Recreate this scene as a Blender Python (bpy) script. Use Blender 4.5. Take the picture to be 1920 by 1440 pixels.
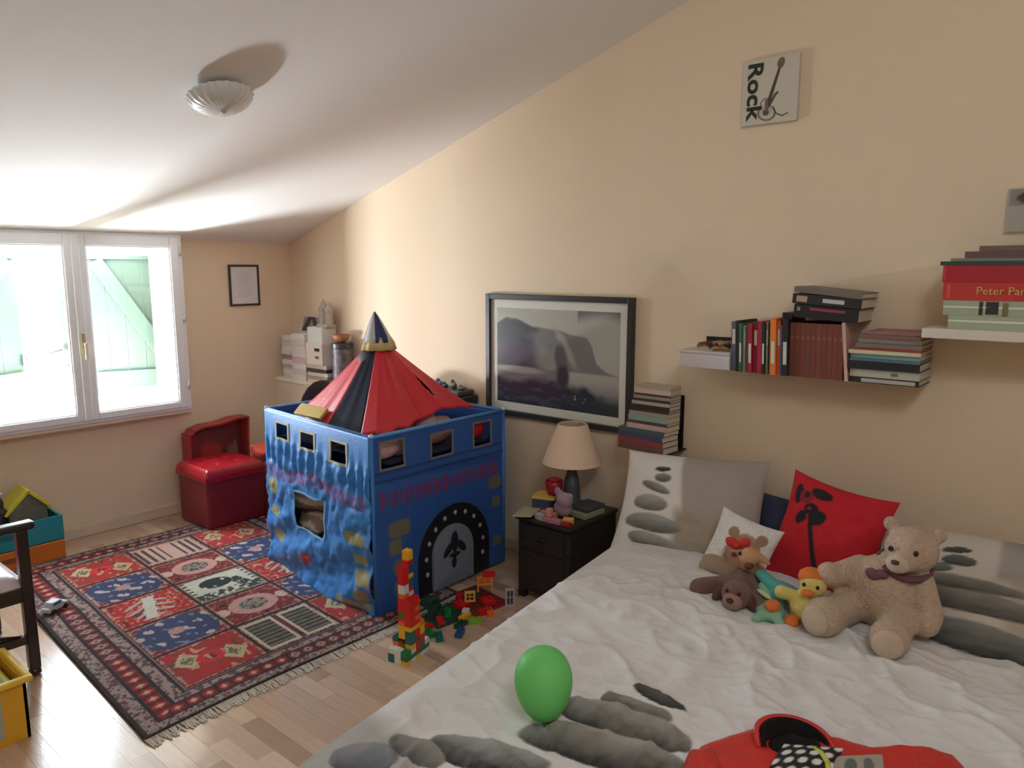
import bpy, math, random
import numpy as np
from mathutils import Matrix, Vector, Euler
R = math.radians
random.seed(7)
for o in list(bpy.data.objects): bpy.data.objects.remove(o)
SC = bpy.context.scene
COL = SC.collection

# ------------------------------------------------------------------ camera
FPX, YAW, PITCH, EYE = 1400.0, R(49.8), R(8.8), 1.6
cd = bpy.data.cameras.new('camera'); cam = bpy.data.objects.new('camera', cd); COL.objects.link(cam)
cd.sensor_width = 36; cd.lens = FPX / 1920 * 36; cd.clip_start = .05
cam.location = (0, 0, EYE); cam.rotation_euler = (R(90) - PITCH, 0, -YAW)
SC.camera = cam

# ------------------------------------------------------------------ world, daylight, exposure
W = bpy.data.worlds.new('sky'); SC.world = W; W.use_nodes = True
bg = W.node_tree.nodes['Background']; bg.inputs[0].default_value = (.84, .94, 1, 1); bg.inputs[1].default_value = 1.3

def area(name, loc, target, sx, sy, watts, col):
    l = bpy.data.lights.new(name, 'AREA'); l.shape = 'RECTANGLE'; l.size = sx; l.size_y = sy; l.energy = watts; l.color = col
    o = bpy.data.objects.new(name, l); COL.objects.link(o); o.location = loc
    o.rotation_euler = (Vector(target) - Vector(loc)).to_track_quat('-Z', 'Y').to_euler()
    return o
area('daylight_outside_window', (1.6, 6.3, 2.1), (1.7, 4.4, .9), 2.6, 2.4, 1150, (.80, .91, 1))
area('sunlit_sill_bounce', (1.38, 5.28, .775), (3.1, 3.7, 1.9), .26, .10, 63, (.88, .94, 1))
area('added_room_fill', (.15, -.5, 3.34), (1.5, 3.4, .7), 1.1, 1.1, 30, (.88, .95, 1))  # added fill lamp overhead behind the viewer; its skylight is made up
SC.view_settings.view_transform = 'Standard'; SC.view_settings.look = 'None'
SC.view_settings.gamma = 1; SC.view_settings.use_curve_mapping = False
SC.view_settings.exposure = 0.55
SC.cycles.use_denoising = True
SC.cycles.max_bounces = 10; SC.cycles.diffuse_bounces = 6; SC.cycles.transparent_max_bounces = 12
SC.cycles.caustics_reflective = False; SC.cycles.caustics_refractive = False
SC.cycles.sample_clamp_indirect = 6

# ------------------------------------------------------------------ helpers
_f = np.array([math.sin(YAW) * math.cos(PITCH), math.cos(YAW) * math.cos(PITCH), -math.sin(PITCH)])
_r = np.array([math.cos(YAW), -math.sin(YAW), 0]); _u = np.cross(_r, _f)
def at(px, py, ax, v):
    """where the sight line through a photo pixel meets the plane axis=v"""
    d = _f + _r * (px - 960) / FPX - _u * (py - 720) / FPX
    c = np.array([0, 0, EYE]); t = (v - c[ax]) / d[ax]; return c + t * d
def pix(p):
    v = np.array(p) - np.array([0, 0, EYE]); z = v @ _f
    return 960 + FPX * (v @ _r) / z, 720 - FPX * (v @ _u) / z, z

def S(r, g, b):
    f = lambda c: (c / 255 / 12.92) if c / 255 <= .04045 else ((c / 255 + .055) / 1.055) ** 2.4
    return (f(r), f(g), f(b))
MATS = {}
def mat(name, rgb=(200, 200, 200), rough=.6, bump=0, bscale=60, var=0, vscale=8, metal=0, coat=0, sheen=0, spec=.5, trans=0, paint=False, objrand=None, stretch=None):
    if name in MATS: return MATS[name]
    m = bpy.data.materials.new(name); m.use_nodes = True; nt = m.node_tree; n = nt.nodes; L = nt.links
    b = n['Principled BSDF']; b.inputs['Roughness'].default_value = rough; b.inputs['Metallic'].default_value = metal
    b.inputs['Coat Weight'].default_value = coat; b.inputs['Sheen Weight'].default_value = sheen
    b.inputs['Specular IOR Level'].default_value = spec; b.inputs['Transmission Weight'].default_value = trans
    tc = n.new('ShaderNodeTexCoord'); src = tc.outputs['Object']
    if stretch:
        mp = n.new('ShaderNodeMapping'); mp.inputs['Scale'].default_value = stretch; L.new(src, mp.inputs[0]); src = mp.outputs[0]
    c = None
    if paint:
        a = n.new('ShaderNodeAttribute'); a.attribute_name = 'Col'; c = a.outputs['Color']
    elif objrand:
        oi = n.new('ShaderNodeObjectInfo'); cr = n.new('ShaderNodeValToRGB'); L.new(oi.outputs['Random'], cr.inputs[0])
        e = cr.color_ramp.elements; e[0].color = (*S(*objrand[0]), 1); e[1].color = (*S(*objrand[-1]), 1)
        for i, k in enumerate(objrand[1:-1]):
            x = e.new((i + 1) / (len(objrand) - 1)); x.color = (*S(*k), 1)
        c = cr.outputs[0]
    if var:
        nz = n.new('ShaderNodeTexNoise'); nz.inputs['Scale'].default_value = vscale; nz.inputs['Detail'].default_value = 4; L.new(src, nz.inputs['Vector'])
        mr = n.new('ShaderNodeMapRange'); mr.inputs['To Min'].default_value = 1 - var; mr.inputs['To Max'].default_value = 1 + var; L.new(nz.outputs[0], mr.inputs[0])
        mx = n.new('ShaderNodeMix'); mx.data_type = 'RGBA'; mx.blend_type = 'MULTIPLY'; mx.inputs[0].default_value = 1
        if c: L.new(c, mx.inputs[6])
        else: mx.inputs[6].default_value = (*S(*rgb), 1)
        L.new(mr.outputs[0], mx.inputs[7]); c = mx.outputs[2]
    if c: L.new(c, b.inputs['Base Color'])
    else: b.inputs['Base Color'].default_value = (*S(*rgb), 1)
    if bump:
        nz = n.new('ShaderNodeTexNoise'); nz.inputs['Scale'].default_value = bscale; nz.inputs['Detail'].default_value = 3; L.new(src, nz.inputs['Vector'])
        bp = n.new('ShaderNodeBump'); bp.inputs['Strength'].default_value = bump; bp.inputs['Distance'].default_value = .01
        L.new(nz.outputs[0], bp.inputs['Height']); L.new(bp.outputs[0], b.inputs['Normal'])
    MATS[name] = m; return m
def cm(rgb, rough=.55, **k):
    return mat('c%02x%02x%02x_%d%s' % (*rgb, int(rough * 100), ''.join(sorted(k))), rgb, rough, **k)

def tag(o, label=None, cat=None, group=None, kind=None):
    if label: o['label'] = label
    if cat: o['category'] = cat
    if group: o['group'] = group
    if kind: o['kind'] = kind
    return o
WM = {}
def thing(name, label, cat, loc, rz=0, group=None):
    o = bpy.data.objects.new(name, None); o.empty_display_size = .05; COL.objects.link(o)
    o.location = loc; o.rotation_euler = (0, 0, rz)
    WM[o.name] = Matrix.Translation(loc) @ Matrix.Rotation(rz, 4, 'Z')
    return tag(o, label, cat, group)

class MB:
    """collects faces of one part"""
    def __init__(s): s.V = []; s.F = []; s.C = None
    def add(s, V, F, M=None):
        k = len(s.V)
        s.V += [tuple(M @ Vector(v)) for v in V] if M is not None else [tuple(v) for v in V]
        s.F += [tuple(i + k for i in f) for f in F]; return s
    def box(s, x0, y0, z0, x1, y1, z1, M=None):
        V = [(x, y, z) for z in (z0, z1) for y in (y0, y1) for x in (x0, x1)]
        return s.add(V, [(0, 2, 3, 1), (4, 5, 7, 6), (0, 1, 5, 4), (2, 6, 7, 3), (0, 4, 6, 2), (1, 3, 7, 5)], M)
    def cbox(s, c, d, M=None):
        return s.box(c[0] - d[0] / 2, c[1] - d[1] / 2, c[2] - d[2] / 2, c[0] + d[0] / 2, c[1] + d[1] / 2, c[2] + d[2] / 2, M)
    def lathe(s, prof, n=24, M=None, flute=0, nf=0, cap=True):
        V = []; F = []
        for r, z in prof:
            for i in range(n):
                a = 2 * math.pi * i / n; q = r * (1 + flute * math.cos(nf * a)); V.append((q * math.cos(a), q * math.sin(a), z))
        for j in range(len(prof) - 1):
            for i in range(n):
                F.append((j * n + i, j * n + (i + 1) % n, (j + 1) * n + (i + 1) % n, (j + 1) * n + i))
        if cap:
            F.append(tuple(range(n))[::-1]); F.append(tuple((len(prof) - 1) * n + i for i in range(n)))
        return s.add(V, F, M)
    def cyl(s, p0, p1, r0, r1=None, n=10):
        p0, p1 = Vector(p0), Vector(p1); d = p1 - p0
        M = Matrix.Translation(p0) @ d.to_track_quat('Z', 'Y').to_matrix().to_4x4()
        return s.lathe([(r0, 0), (r1 if r1 is not None else r0, d.length)], n, M)
    def tube(s, pts, r, n=8):
        for a, b in zip(pts, pts[1:]): s.cyl(a, b, r, r, n)
        return s
    def ell(s, c, r, rot=(0, 0, 0), nu=16, nv=10):
        M = Matrix.Translation(c) @ Euler(rot).to_matrix().to_4x4()
        V = [(0, 0, -r[2])]; F = []
        for j in range(1, nv):
            p = math.pi * j / nv
            for i in range(nu):
                a = 2 * math.pi * i / nu; V.append((r[0] * math.sin(p) * math.cos(a), r[1] * math.sin(p) * math.sin(a), -r[2] * math.cos(p)))
        V.append((0, 0, r[2])); T = len(V) - 1
        for i in range(nu):
            F.append((0, 1 + (i + 1) % nu, 1 + i)); F.append((T, T - nu + i, T - nu + (i + 1) % nu))
        for j in range(nv - 2):
            for i in range(nu):
                a = 1 + j * nu; F.append((a + i, a + (i + 1) % nu, a + nu + (i + 1) % nu, a + nu + i))
        return s.add(V, F, M)
    def prism(s, poly, z0, z1, M=None):
        n = len(poly); V = [(x, y, z0) for x, y in poly] + [(x, y, z1) for x, y in poly]
        F = [tuple(range(n))[::-1], tuple(range(n, 2 * n))] + [(i, (i + 1) % n, n + (i + 1) % n, n + i) for i in range(n)]
        return s.add(V, F, M)
    def grid(s, X, Y, Z, keep=None, C=None):
        nv, nu = X.shape; k = len(s.V)
        s.V += list(zip(X.ravel().tolist(), Y.ravel().tolist(), Z.ravel().tolist()))
        for j in range(nv - 1):
            for i in range(nu - 1):
                if keep is None or keep[j, i]:
                    a = k + j * nu + i; s.F.append((a, a + 1, a + nu + 1, a + nu))
        if C is not None: s.C = C if s.C is None else np.vstack([s.C, C])
        return s
    def mesh(s, name, shift=None):
        me = bpy.data.meshes.new(name)
        V = s.V if shift is None else [(x - shift[0], y - shift[1], z - shift[2]) for x, y, z in s.V]
        me.from_pydata(V, [], s.F); me.update()
        if s.C is not None:
            a = me.color_attributes.new('Col', 'FLOAT_COLOR', 'POINT')
            c = np.ones((len(V), 4), np.float32); c[:, :3] = s.C; a.data.foreach_set('color', c.ravel())
        return me
    def build(s, name, m, parent=None, smooth=False, bevel=0, world=True, solid=0, subsurf=0, remesh=0):
        if parent is None:
            A = np.array(s.V); sh = ((A[:, 0].min() + A[:, 0].max()) / 2, (A[:, 1].min() + A[:, 1].max()) / 2, A[:, 2].min())
            o = bpy.data.objects.new(name, s.mesh(name, sh)); o.location = sh
            WM[o.name] = Matrix.Translation(sh)
        else:
            o = bpy.data.objects.new(name, s.mesh(name)); o.parent = parent
            if world: o.matrix_parent_inverse = WM[parent.name].inverted(); WM[o.name] = Matrix.Identity(4)
            else: WM[o.name] = WM[parent.name]
        COL.objects.link(o); o.data.materials.append(m)
        if smooth: o.data.polygons.foreach_set('use_smooth', [True] * len(o.data.polygons))
        if remesh:
            q = o.modifiers.new('remesh', 'REMESH'); q.mode = 'VOXEL'; q.voxel_size = remesh; q.use_smooth_shade = True
            q = o.modifiers.new('smooth', 'SMOOTH'); q.iterations = 5; q.factor = .5
        if solid:
            q = o.modifiers.new('solid', 'SOLIDIFY'); q.thickness = solid; q.offset = 0
        if bevel:
            q = o.modifiers.new('bevel', 'BEVEL'); q.width = bevel; q.segments = 2; q.limit_method = 'ANGLE'; q.angle_limit = R(40)
        if subsurf:
            q = o.modifiers.new('sub', 'SUBSURF'); q.levels = subsurf; q.render_levels = subsurf
        return o
def dup(o, loc=None, rz=None, parent=None):
    c = o.copy(); COL.objects.link(c)
    if parent: c.parent = parent
    if loc is not None: c.location = loc
    if rz is not None: c.rotation_euler = (0, 0, rz)
    for ch in o.children: dup(ch, parent=c)
    return c
def struct(o): o['kind'] = 'structure'; return o

# numpy value noise and paint tools
def vn(x, y, seed=0):
    xi = np.floor(x).astype(np.int64); yi = np.floor(y).astype(np.int64); fx = x - xi; fy = y - yi
    h = lambda a, b: (np.abs(np.sin(a * 127.1 + b * 311.7 + seed * 74.7) * 43758.5453) % 1.0)
    ux = fx * fx * (3 - 2 * fx); uy = fy * fy * (3 - 2 * fy)
    return (h(xi, yi) * (1 - ux) + h(xi + 1, yi) * ux) * (1 - uy) + (h(xi, yi + 1) * (1 - ux) + h(xi + 1, yi + 1) * ux) * uy
def fbm(x, y, seed=0, n=3):
    t = 0; a = .5
    for i in range(n): t = t + a * vn(x * 2 ** i, y * 2 ** i, seed + i * 5); a *= .5
    return t
class Paint:
    def __init__(s, U, V, base):
        s.U = U; s.V = V; s.c = np.empty(U.shape + (3,)); s.c[:] = S(*base)
    def put(s, mask, rgb):
        mask = np.clip(mask, 0, 1)[..., None]; s.c = s.c * (1 - mask) + np.array(S(*rgb)) * mask; return s
    def el(s, cu, cv, a, b, rgb, rot=0, soft=.12, warp=0, wf=20, hi=None, power=2):
        u = s.U - cu; v = s.V - cv; c, q = math.cos(rot), math.sin(rot); x = (u * c + v * q) / a; y = (-u * q + v * c) / b
        if warp:
            w = fbm(s.U * wf, s.V * wf, int(abs(cu * 91 + cv * 57) * 10) % 97) - .45; x = x + warp * w; y = y + warp * w
        d = (np.abs(x) ** power + np.abs(y) ** power) ** (1 / power); m = np.clip((1 - d) / soft + .5, 0, 1)
        if hi is None: return s.put(m, rgb)
        t = np.clip(.5 + y * .6 + .5 * (fbm(s.U * wf * 1.5, s.V * wf * 4, 3) - .45), 0, 1)[..., None]
        col = np.array(S(*rgb)) * (1 - t) + np.array(S(*hi)) * t; m = m[..., None]
        s.c = s.c * (1 - m) + col * m; return s
    def rect(s, u0, u1, v0, v1, rgb, soft=1e-4):
        m = np.clip((s.U - u0) / soft, 0, 1) * np.clip((u1 - s.U) / soft, 0, 1) * np.clip((s.V - v0) / soft, 0, 1) * np.clip((v1 - s.V) / soft, 0, 1)
        return s.put(m, rgb)
    def line(s, a, b, w, rgb, w2=None):
        ax, ay = a; bx, by = b; dx, dy = bx - ax, by - ay; t = np.clip(((s.U - ax) * dx + (s.V - ay) * dy) / (dx * dx + dy * dy), 0, 1)
        d = np.hypot(s.U - ax - t * dx, s.V - ay - t * dy); ww = w + ((w2 if w2 is not None else w) - w) * t
        return s.put(np.clip((ww - d) / (w * .4) + .5, 0, 1), rgb)
    def flat(s): return s.c.reshape(-1, 3)
def uv(nu, nv, u0=0, u1=1, v0=0, v1=1): return np.meshgrid(np.linspace(u0, u1, nu), np.linspace(v0, v1, nv))

M_paint = mat('printed_cloth', rough=.85, paint=True, bump=.15, bscale=400)
M_print = mat('printed_paper', rough=.5, paint=True)

# ------------------------------------------------------------------ room shell
WX, WY, EAVE, SLOPE = 3.142, 4.765, 1.776, .313
XL, YB = -.75, -1.5
cz = lambda y: EAVE + SLOPE * (WY - y)
m_wall = mat('peach_wall_paint', (226, 206, 179), .8, bump=.12, bscale=180, var=.025, vscale=3)
m_ceil = mat('white_ceiling_paint', (236, 236, 234), .85, bump=.06, bscale=150)
m_white = mat('white_gloss_paint', (232, 234, 235), .4, bump=.02, bscale=40)

fl = struct(MB().box(XL - .2, YB - .2, -.12, WX + .2, WY + .3, -.0105).build('floor', cm((96, 70, 48))))
m_plank = mat('oak_laminate', rough=.23, objrand=[(188, 158, 132), (204, 176, 150), (170, 138, 114), (214, 188, 162), (192, 158, 134)], var=.16, vscale=9, stretch=(7, .8, 1), coat=.25, bump=.03, bscale=25)
PW, lens_ = .0685, (.30, .37, .44, .52)
pm = []
for l in lens_:
    b = MB().box(0, 0, -.0105, PW - .0007, l - .0007, 0); pm.append(b.mesh('plank'))
    pm[-1].materials.append(m_plank)
rest = MB(); npl = 0; x = XL; rr = random.Random(3)
while x < WX:
    y = YB - rr.random() * .4
    while y < WY:
        k = rr.randrange(4); l = lens_[k]
        if y + l > WY + .02:
            l = WY - y; k = None
        cx, cy = x + PW / 2, y + l / 2
        px_, py_, z_ = pix((cx, cy, 0))
        vis = -40 < px_ < 1040 and py_ < 1490 and z_ > 0 and cy > 1.35 and cx > .5
        hid = (1.1 < cx < 2.5 and 2.62 < cy < 4.3) or (cx > 2.2 and cy > 2.65 and cy < 3.5) or cx > 2.85 or (cy < 1.62) or (cx > 2.5 and cy > 2.6)
        zj = rr.uniform(-.0004, 0)
        if vis and not hid and k is not None and npl < 298:
            o = bpy.data.objects.new('plank', pm[k]); COL.objects.link(o); o.parent = fl
            o.matrix_parent_inverse = WM[fl.name].inverted(); o.location = (x, y, zj); npl += 1
        elif l > .02:
            rest.box(x, y, -.0105, x + PW - .0007, y + l - .0007, zj)
        y += l
    x += PW
tag(rest.build('laminate_planks', m_plank, fl), kind='stuff')

# window wall with an opening
WIN = (1.06, 2.30, .70, 1.81)   # x0,x1,z0,z1 of the window frame
w = MB(); T = WY + .30
w.box(XL - .2, WY, 0, WIN[0] + .03, T, 3.4); w.box(WIN[1] - .03, WY, 0, WX + .2, T, 3.4)
w.box(WIN[0] + .03, WY, 0, WIN[1] - .03, T, WIN[2] + .03); w.box(WIN[0] + .03, WY, WIN[3] + .02, WIN[1] - .03, T, 3.4)
struct(w.build('wall_window', m_wall))
struct(MB().box(WX, YB - .2, 0, WX + .2, WY, 4.2).build('wall_right', m_wall))
struct(MB().box(XL - .2, YB - .2, 0, XL, WY, 4.2).build('wall_left', m_wall))
struct(MB().box(XL, YB - .2, 0, WX, YB, 4.2).build('wall_back', m_wall))
y0, y1 = YB - .2, WY + .3
c = MB(); c.add([(XL - .2, y0, cz(y0)), (WX + .2, y0, cz(y0)), (WX + .2, y1, cz(y1)), (XL - .2, y1, cz(y1)),
                 (XL - .2, y0, cz(y0) + .2), (WX + .2, y0, cz(y0) + .2), (WX + .2, y1, cz(y1) + .2), (XL - .2, y1, cz(y1) + .2)],
                [(0, 3, 2, 1), (4, 5, 6, 7), (0, 1, 5, 4), (1, 2, 6, 5), (2, 3, 7, 6), (3, 0, 4, 7)])
struct(c.build('ceiling', m_ceil))
m_base = mat('baseboard_paint', (214, 196, 172), .5)
struct(MB().box(XL, WY - .014, 0, 2.98, WY, .068).build('baseboard_window', m_base, bevel=.004))
struct(MB().box(WX - .014, YB, 0, WX, 2.82, .068).build('baseboard_right', m_base, bevel=.004))

# ------------------------------------------------------------------ window
FY = 4.65
g = bpy.data.materials.new('window_glass'); g.use_nodes = True; nt = g.node_tree; nt.nodes.remove(nt.nodes['Principled BSDF'])
tr = nt.nodes.new('ShaderNodeBsdfTransparent'); gl = nt.nodes.new('ShaderNodeBsdfGlossy'); gl.inputs['Roughness'].default_value = .02
mx = nt.nodes.new('ShaderNodeMixShader'); mx.inputs[0].default_value = .05
nt.links.new(tr.outputs[0], mx.inputs[1]); nt.links.new(gl.outputs[0], mx.inputs[2]); nt.links.new(mx.outputs[0], nt.nodes['Material Output'].inputs[0])
x0, x1, z0, z1 = WIN; xm = 1.675
def frame_box(mb, x0, x1, z0, z1, wl, wr, wb, wt, ya, yb):
    mb.box(x0, ya, z0, x0 + wl, yb, z1).box(x1 - wr, ya, z0, x1, yb, z1).box(x0 + wl, ya, z0, x1 - wr, yb, z0 + wb).box(x0 + wl, ya, z1 - wt, x1 - wr, yb, z1); return mb
wn = struct(frame_box(MB(), x0, x1, z0, z1, .028, .028, .022, .022, FY + .012, WY + .02).build('window_1', m_white, bevel=.003))
for a, b_, side in ((x0 + .022, xm - .001, 0), (xm + .001, x1 - .022, 1)):
    ss = frame_box(MB(), a, b_, z0 + .018, z1 - .018, .058, .058, .042, .062, FY, FY + .05).build('sash', m_white, wn, bevel=.006)
    MB().box(a + .05, FY + .022, z0 + .05, b_ - .05, FY + .026, z1 - .07).build('glass_pane', g, ss)
    frame_box(MB(), a + .056, b_ - .056, z0 + .058, z1 - .078, .008, .008, .008, .008, FY + .008, FY + .03).build('glazing_bead', m_white, ss)
cov = MB().box(xm - .022, FY - .012, z0 + .02, xm + .022, FY, z1 - .02).build('meeting_strip', m_white, wn, bevel=.005)
h = MB().box(xm - .012, FY - .02, 1.11, xm + .012, FY - .012, 1.23); h.cyl((xm, FY - .02, 1.17), (xm, FY - .05, 1.17), .008)
ho = h.build('handle_plate', cm((196, 186, 150), .35, metal=.6), wn, bevel=.002)
MB().box(xm - .009, FY - .06, 1.08, xm + .009, FY - .045, 1.18).build('handle_lever', cm((226, 222, 205), .35), ho, bevel=.004)
for z in (.84, 1.26, 1.68): MB().cyl((x1 - .02, FY - .006, z), (x1 - .02, FY - .006, z + .05), .008).build('hinge', cm((205, 205, 200), .4), wn, smooth=True)
struct(MB().box(x0 - .02, FY + .02, z0 - .022, x1 + .008, WY, z0 - .001).build('trim_1', mat('sill_paint', (224, 205, 178), .7), bevel=.004))
struct(MB().box(x0 - .1, WY + .04, z0 - .04, x1 + .1, 5.50, z0 + .028).build('trim_2', mat('outer_sill_stone', (236, 234, 228), .8)))

# shutters outside
m_mint = mat('mint_shutter_paint', (90, 112, 101), .6, var=.06, vscale=6)
def shutter(hinge, free, zb, zt, label, brace_dir):
    hx, hy = hinge; fx, fy = free; L_ = math.hypot(fx - hx, fy - hy); ang = math.atan2(fy - hy, fx - hx)
    t = thing('window_shutter', label, 'shutter', (hx, hy, zb), ang, 'wooden shutters outside the window')
    nb = 5; bw = L_ / nb; H = zt - zb; sgn = brace_dir
    for i in range(nb): MB().box(i * bw + .0004, -.012, 0, (i + 1) * bw - .0004, .012, H).build('board', m_mint, t, world=False, bevel=.003)
    s0, s1 = (.012, .034) if sgn > 0 else (-.034, -.012)
    for zz in (.02, H - .27): MB().box(.01, s0, zz, L_ - .01, s1, zz + .10).build('batten', m_mint, t, world=False, bevel=.003)
    d = Vector((L_ - .12, 0, H - .42)); an = math.atan2(d.z, d.x)
    if sgn > 0: Mx = Matrix.Translation((.06, 0, .14)) @ Matrix.Rotation(-an, 4, 'Y')
    else: Mx = Matrix.Translation((.06, 0, .14)) @ Matrix.Rotation(-an, 4, 'Y')
    MB().box(0, s0, -.045, d.length, s1, .045, Mx).build('brace', m_mint, t, world=False, bevel=.003)
    return t
shutter((2.47, 5.11), (1.965, 5.31), .80, 1.93, 'pale green board shutter ajar behind the right window sash', 1)
shutter((.95, 5.11), (1.60, 5.46), .83, 1.93, 'pale green board shutter ajar behind the left window sash', -1)
t = thing('shutter_leaf', 'narrow folded green shutter leaf between the two wide shutters', 'shutter', (1.86, 5.46, .728))
MB().box(1.84, 5.44, .728, 1.90, 5.48, 1.93).build('board', m_mint, t, bevel=.003); MB().box(1.85, 5.425, .86, 1.89, 5.44, .96).build('batten', m_mint, t)
hk = thing('shutter_hook', 'dark iron hook holding the left shutter ajar', 'hook', (1.69, 5.42, 1.04))
m_iron = cm((90, 92, 95), .5, metal=.7)
MB().cyl((1.61, 5.43, 1.02), (1.845, 5.43, 1.075), .006).build('bar', m_iron, hk, smooth=True)
MB().box(1.595, 5.42, .985, 1.615, 5.44, 1.06).build('plate', m_iron, hk, bevel=.002)
MB().ell((1.845, 5.43, 1.08), (.02, .01, .025)).build('catch', m_iron, hk, smooth=True)

# made-up skylight behind the viewer, added to dress the fill lamp
Mk = Matrix.Translation((.15, -.5, cz(-.5))) @ Vector((0, -SLOPE, -1)).normalized().to_track_quat('Z', 'Y').to_matrix().to_4x4()
wr = struct(MB().box(-.62, -.62, 0, -.55, .62, .05, Mk).box(.55, -.62, 0, .62, .62, .05, Mk).box(-.55, -.62, 0, .55, -.55, .05, Mk).box(-.55, .55, 0, .55, .62, .05, Mk).build('added_skylight', m_white))
MB().box(-.55, -.55, .005, .55, .55, .012, Mk).build('pane', cm((214, 224, 232), .1), wr)

# ------------------------------------------------------------------ ceiling lamp
cl = (1.68, 3.00); n_ = Vector((0, -SLOPE, -1)).normalized()
Mc = Matrix.Translation((cl[0], cl[1], cz(cl[1]))) @ n_.to_track_quat('Z', 'Y').to_matrix().to_4x4()
t = thing('ceiling_lamp', 'fluted white glass bowl lamp on the sloping ceiling', 'lamp', (cl[0], cl[1], cz(cl[1]) - .12))
MB().lathe([(.06, 0), (.06, .008), (.045, .012), (.045, .03)], 28, Mc).build('ceiling_plate', cm((150, 140, 125), .4, metal=.3), t, smooth=False)
MB().lathe([(.07, .016), (.105, .02), (.132, .032), (.130, .038), (.108, .066), (.07, .086), (.02, .094)], 96, Mc, flute=.028, nf=24).build('glass_shade', mat('frosted_glass', (228, 230, 226), .25, trans=.12), t, smooth=True)
MB().lathe([(.012, .092), (.014, .098), (.006, .106)], 16, Mc).build('finial', cm((190, 185, 170), .4), t, smooth=True)

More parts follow.
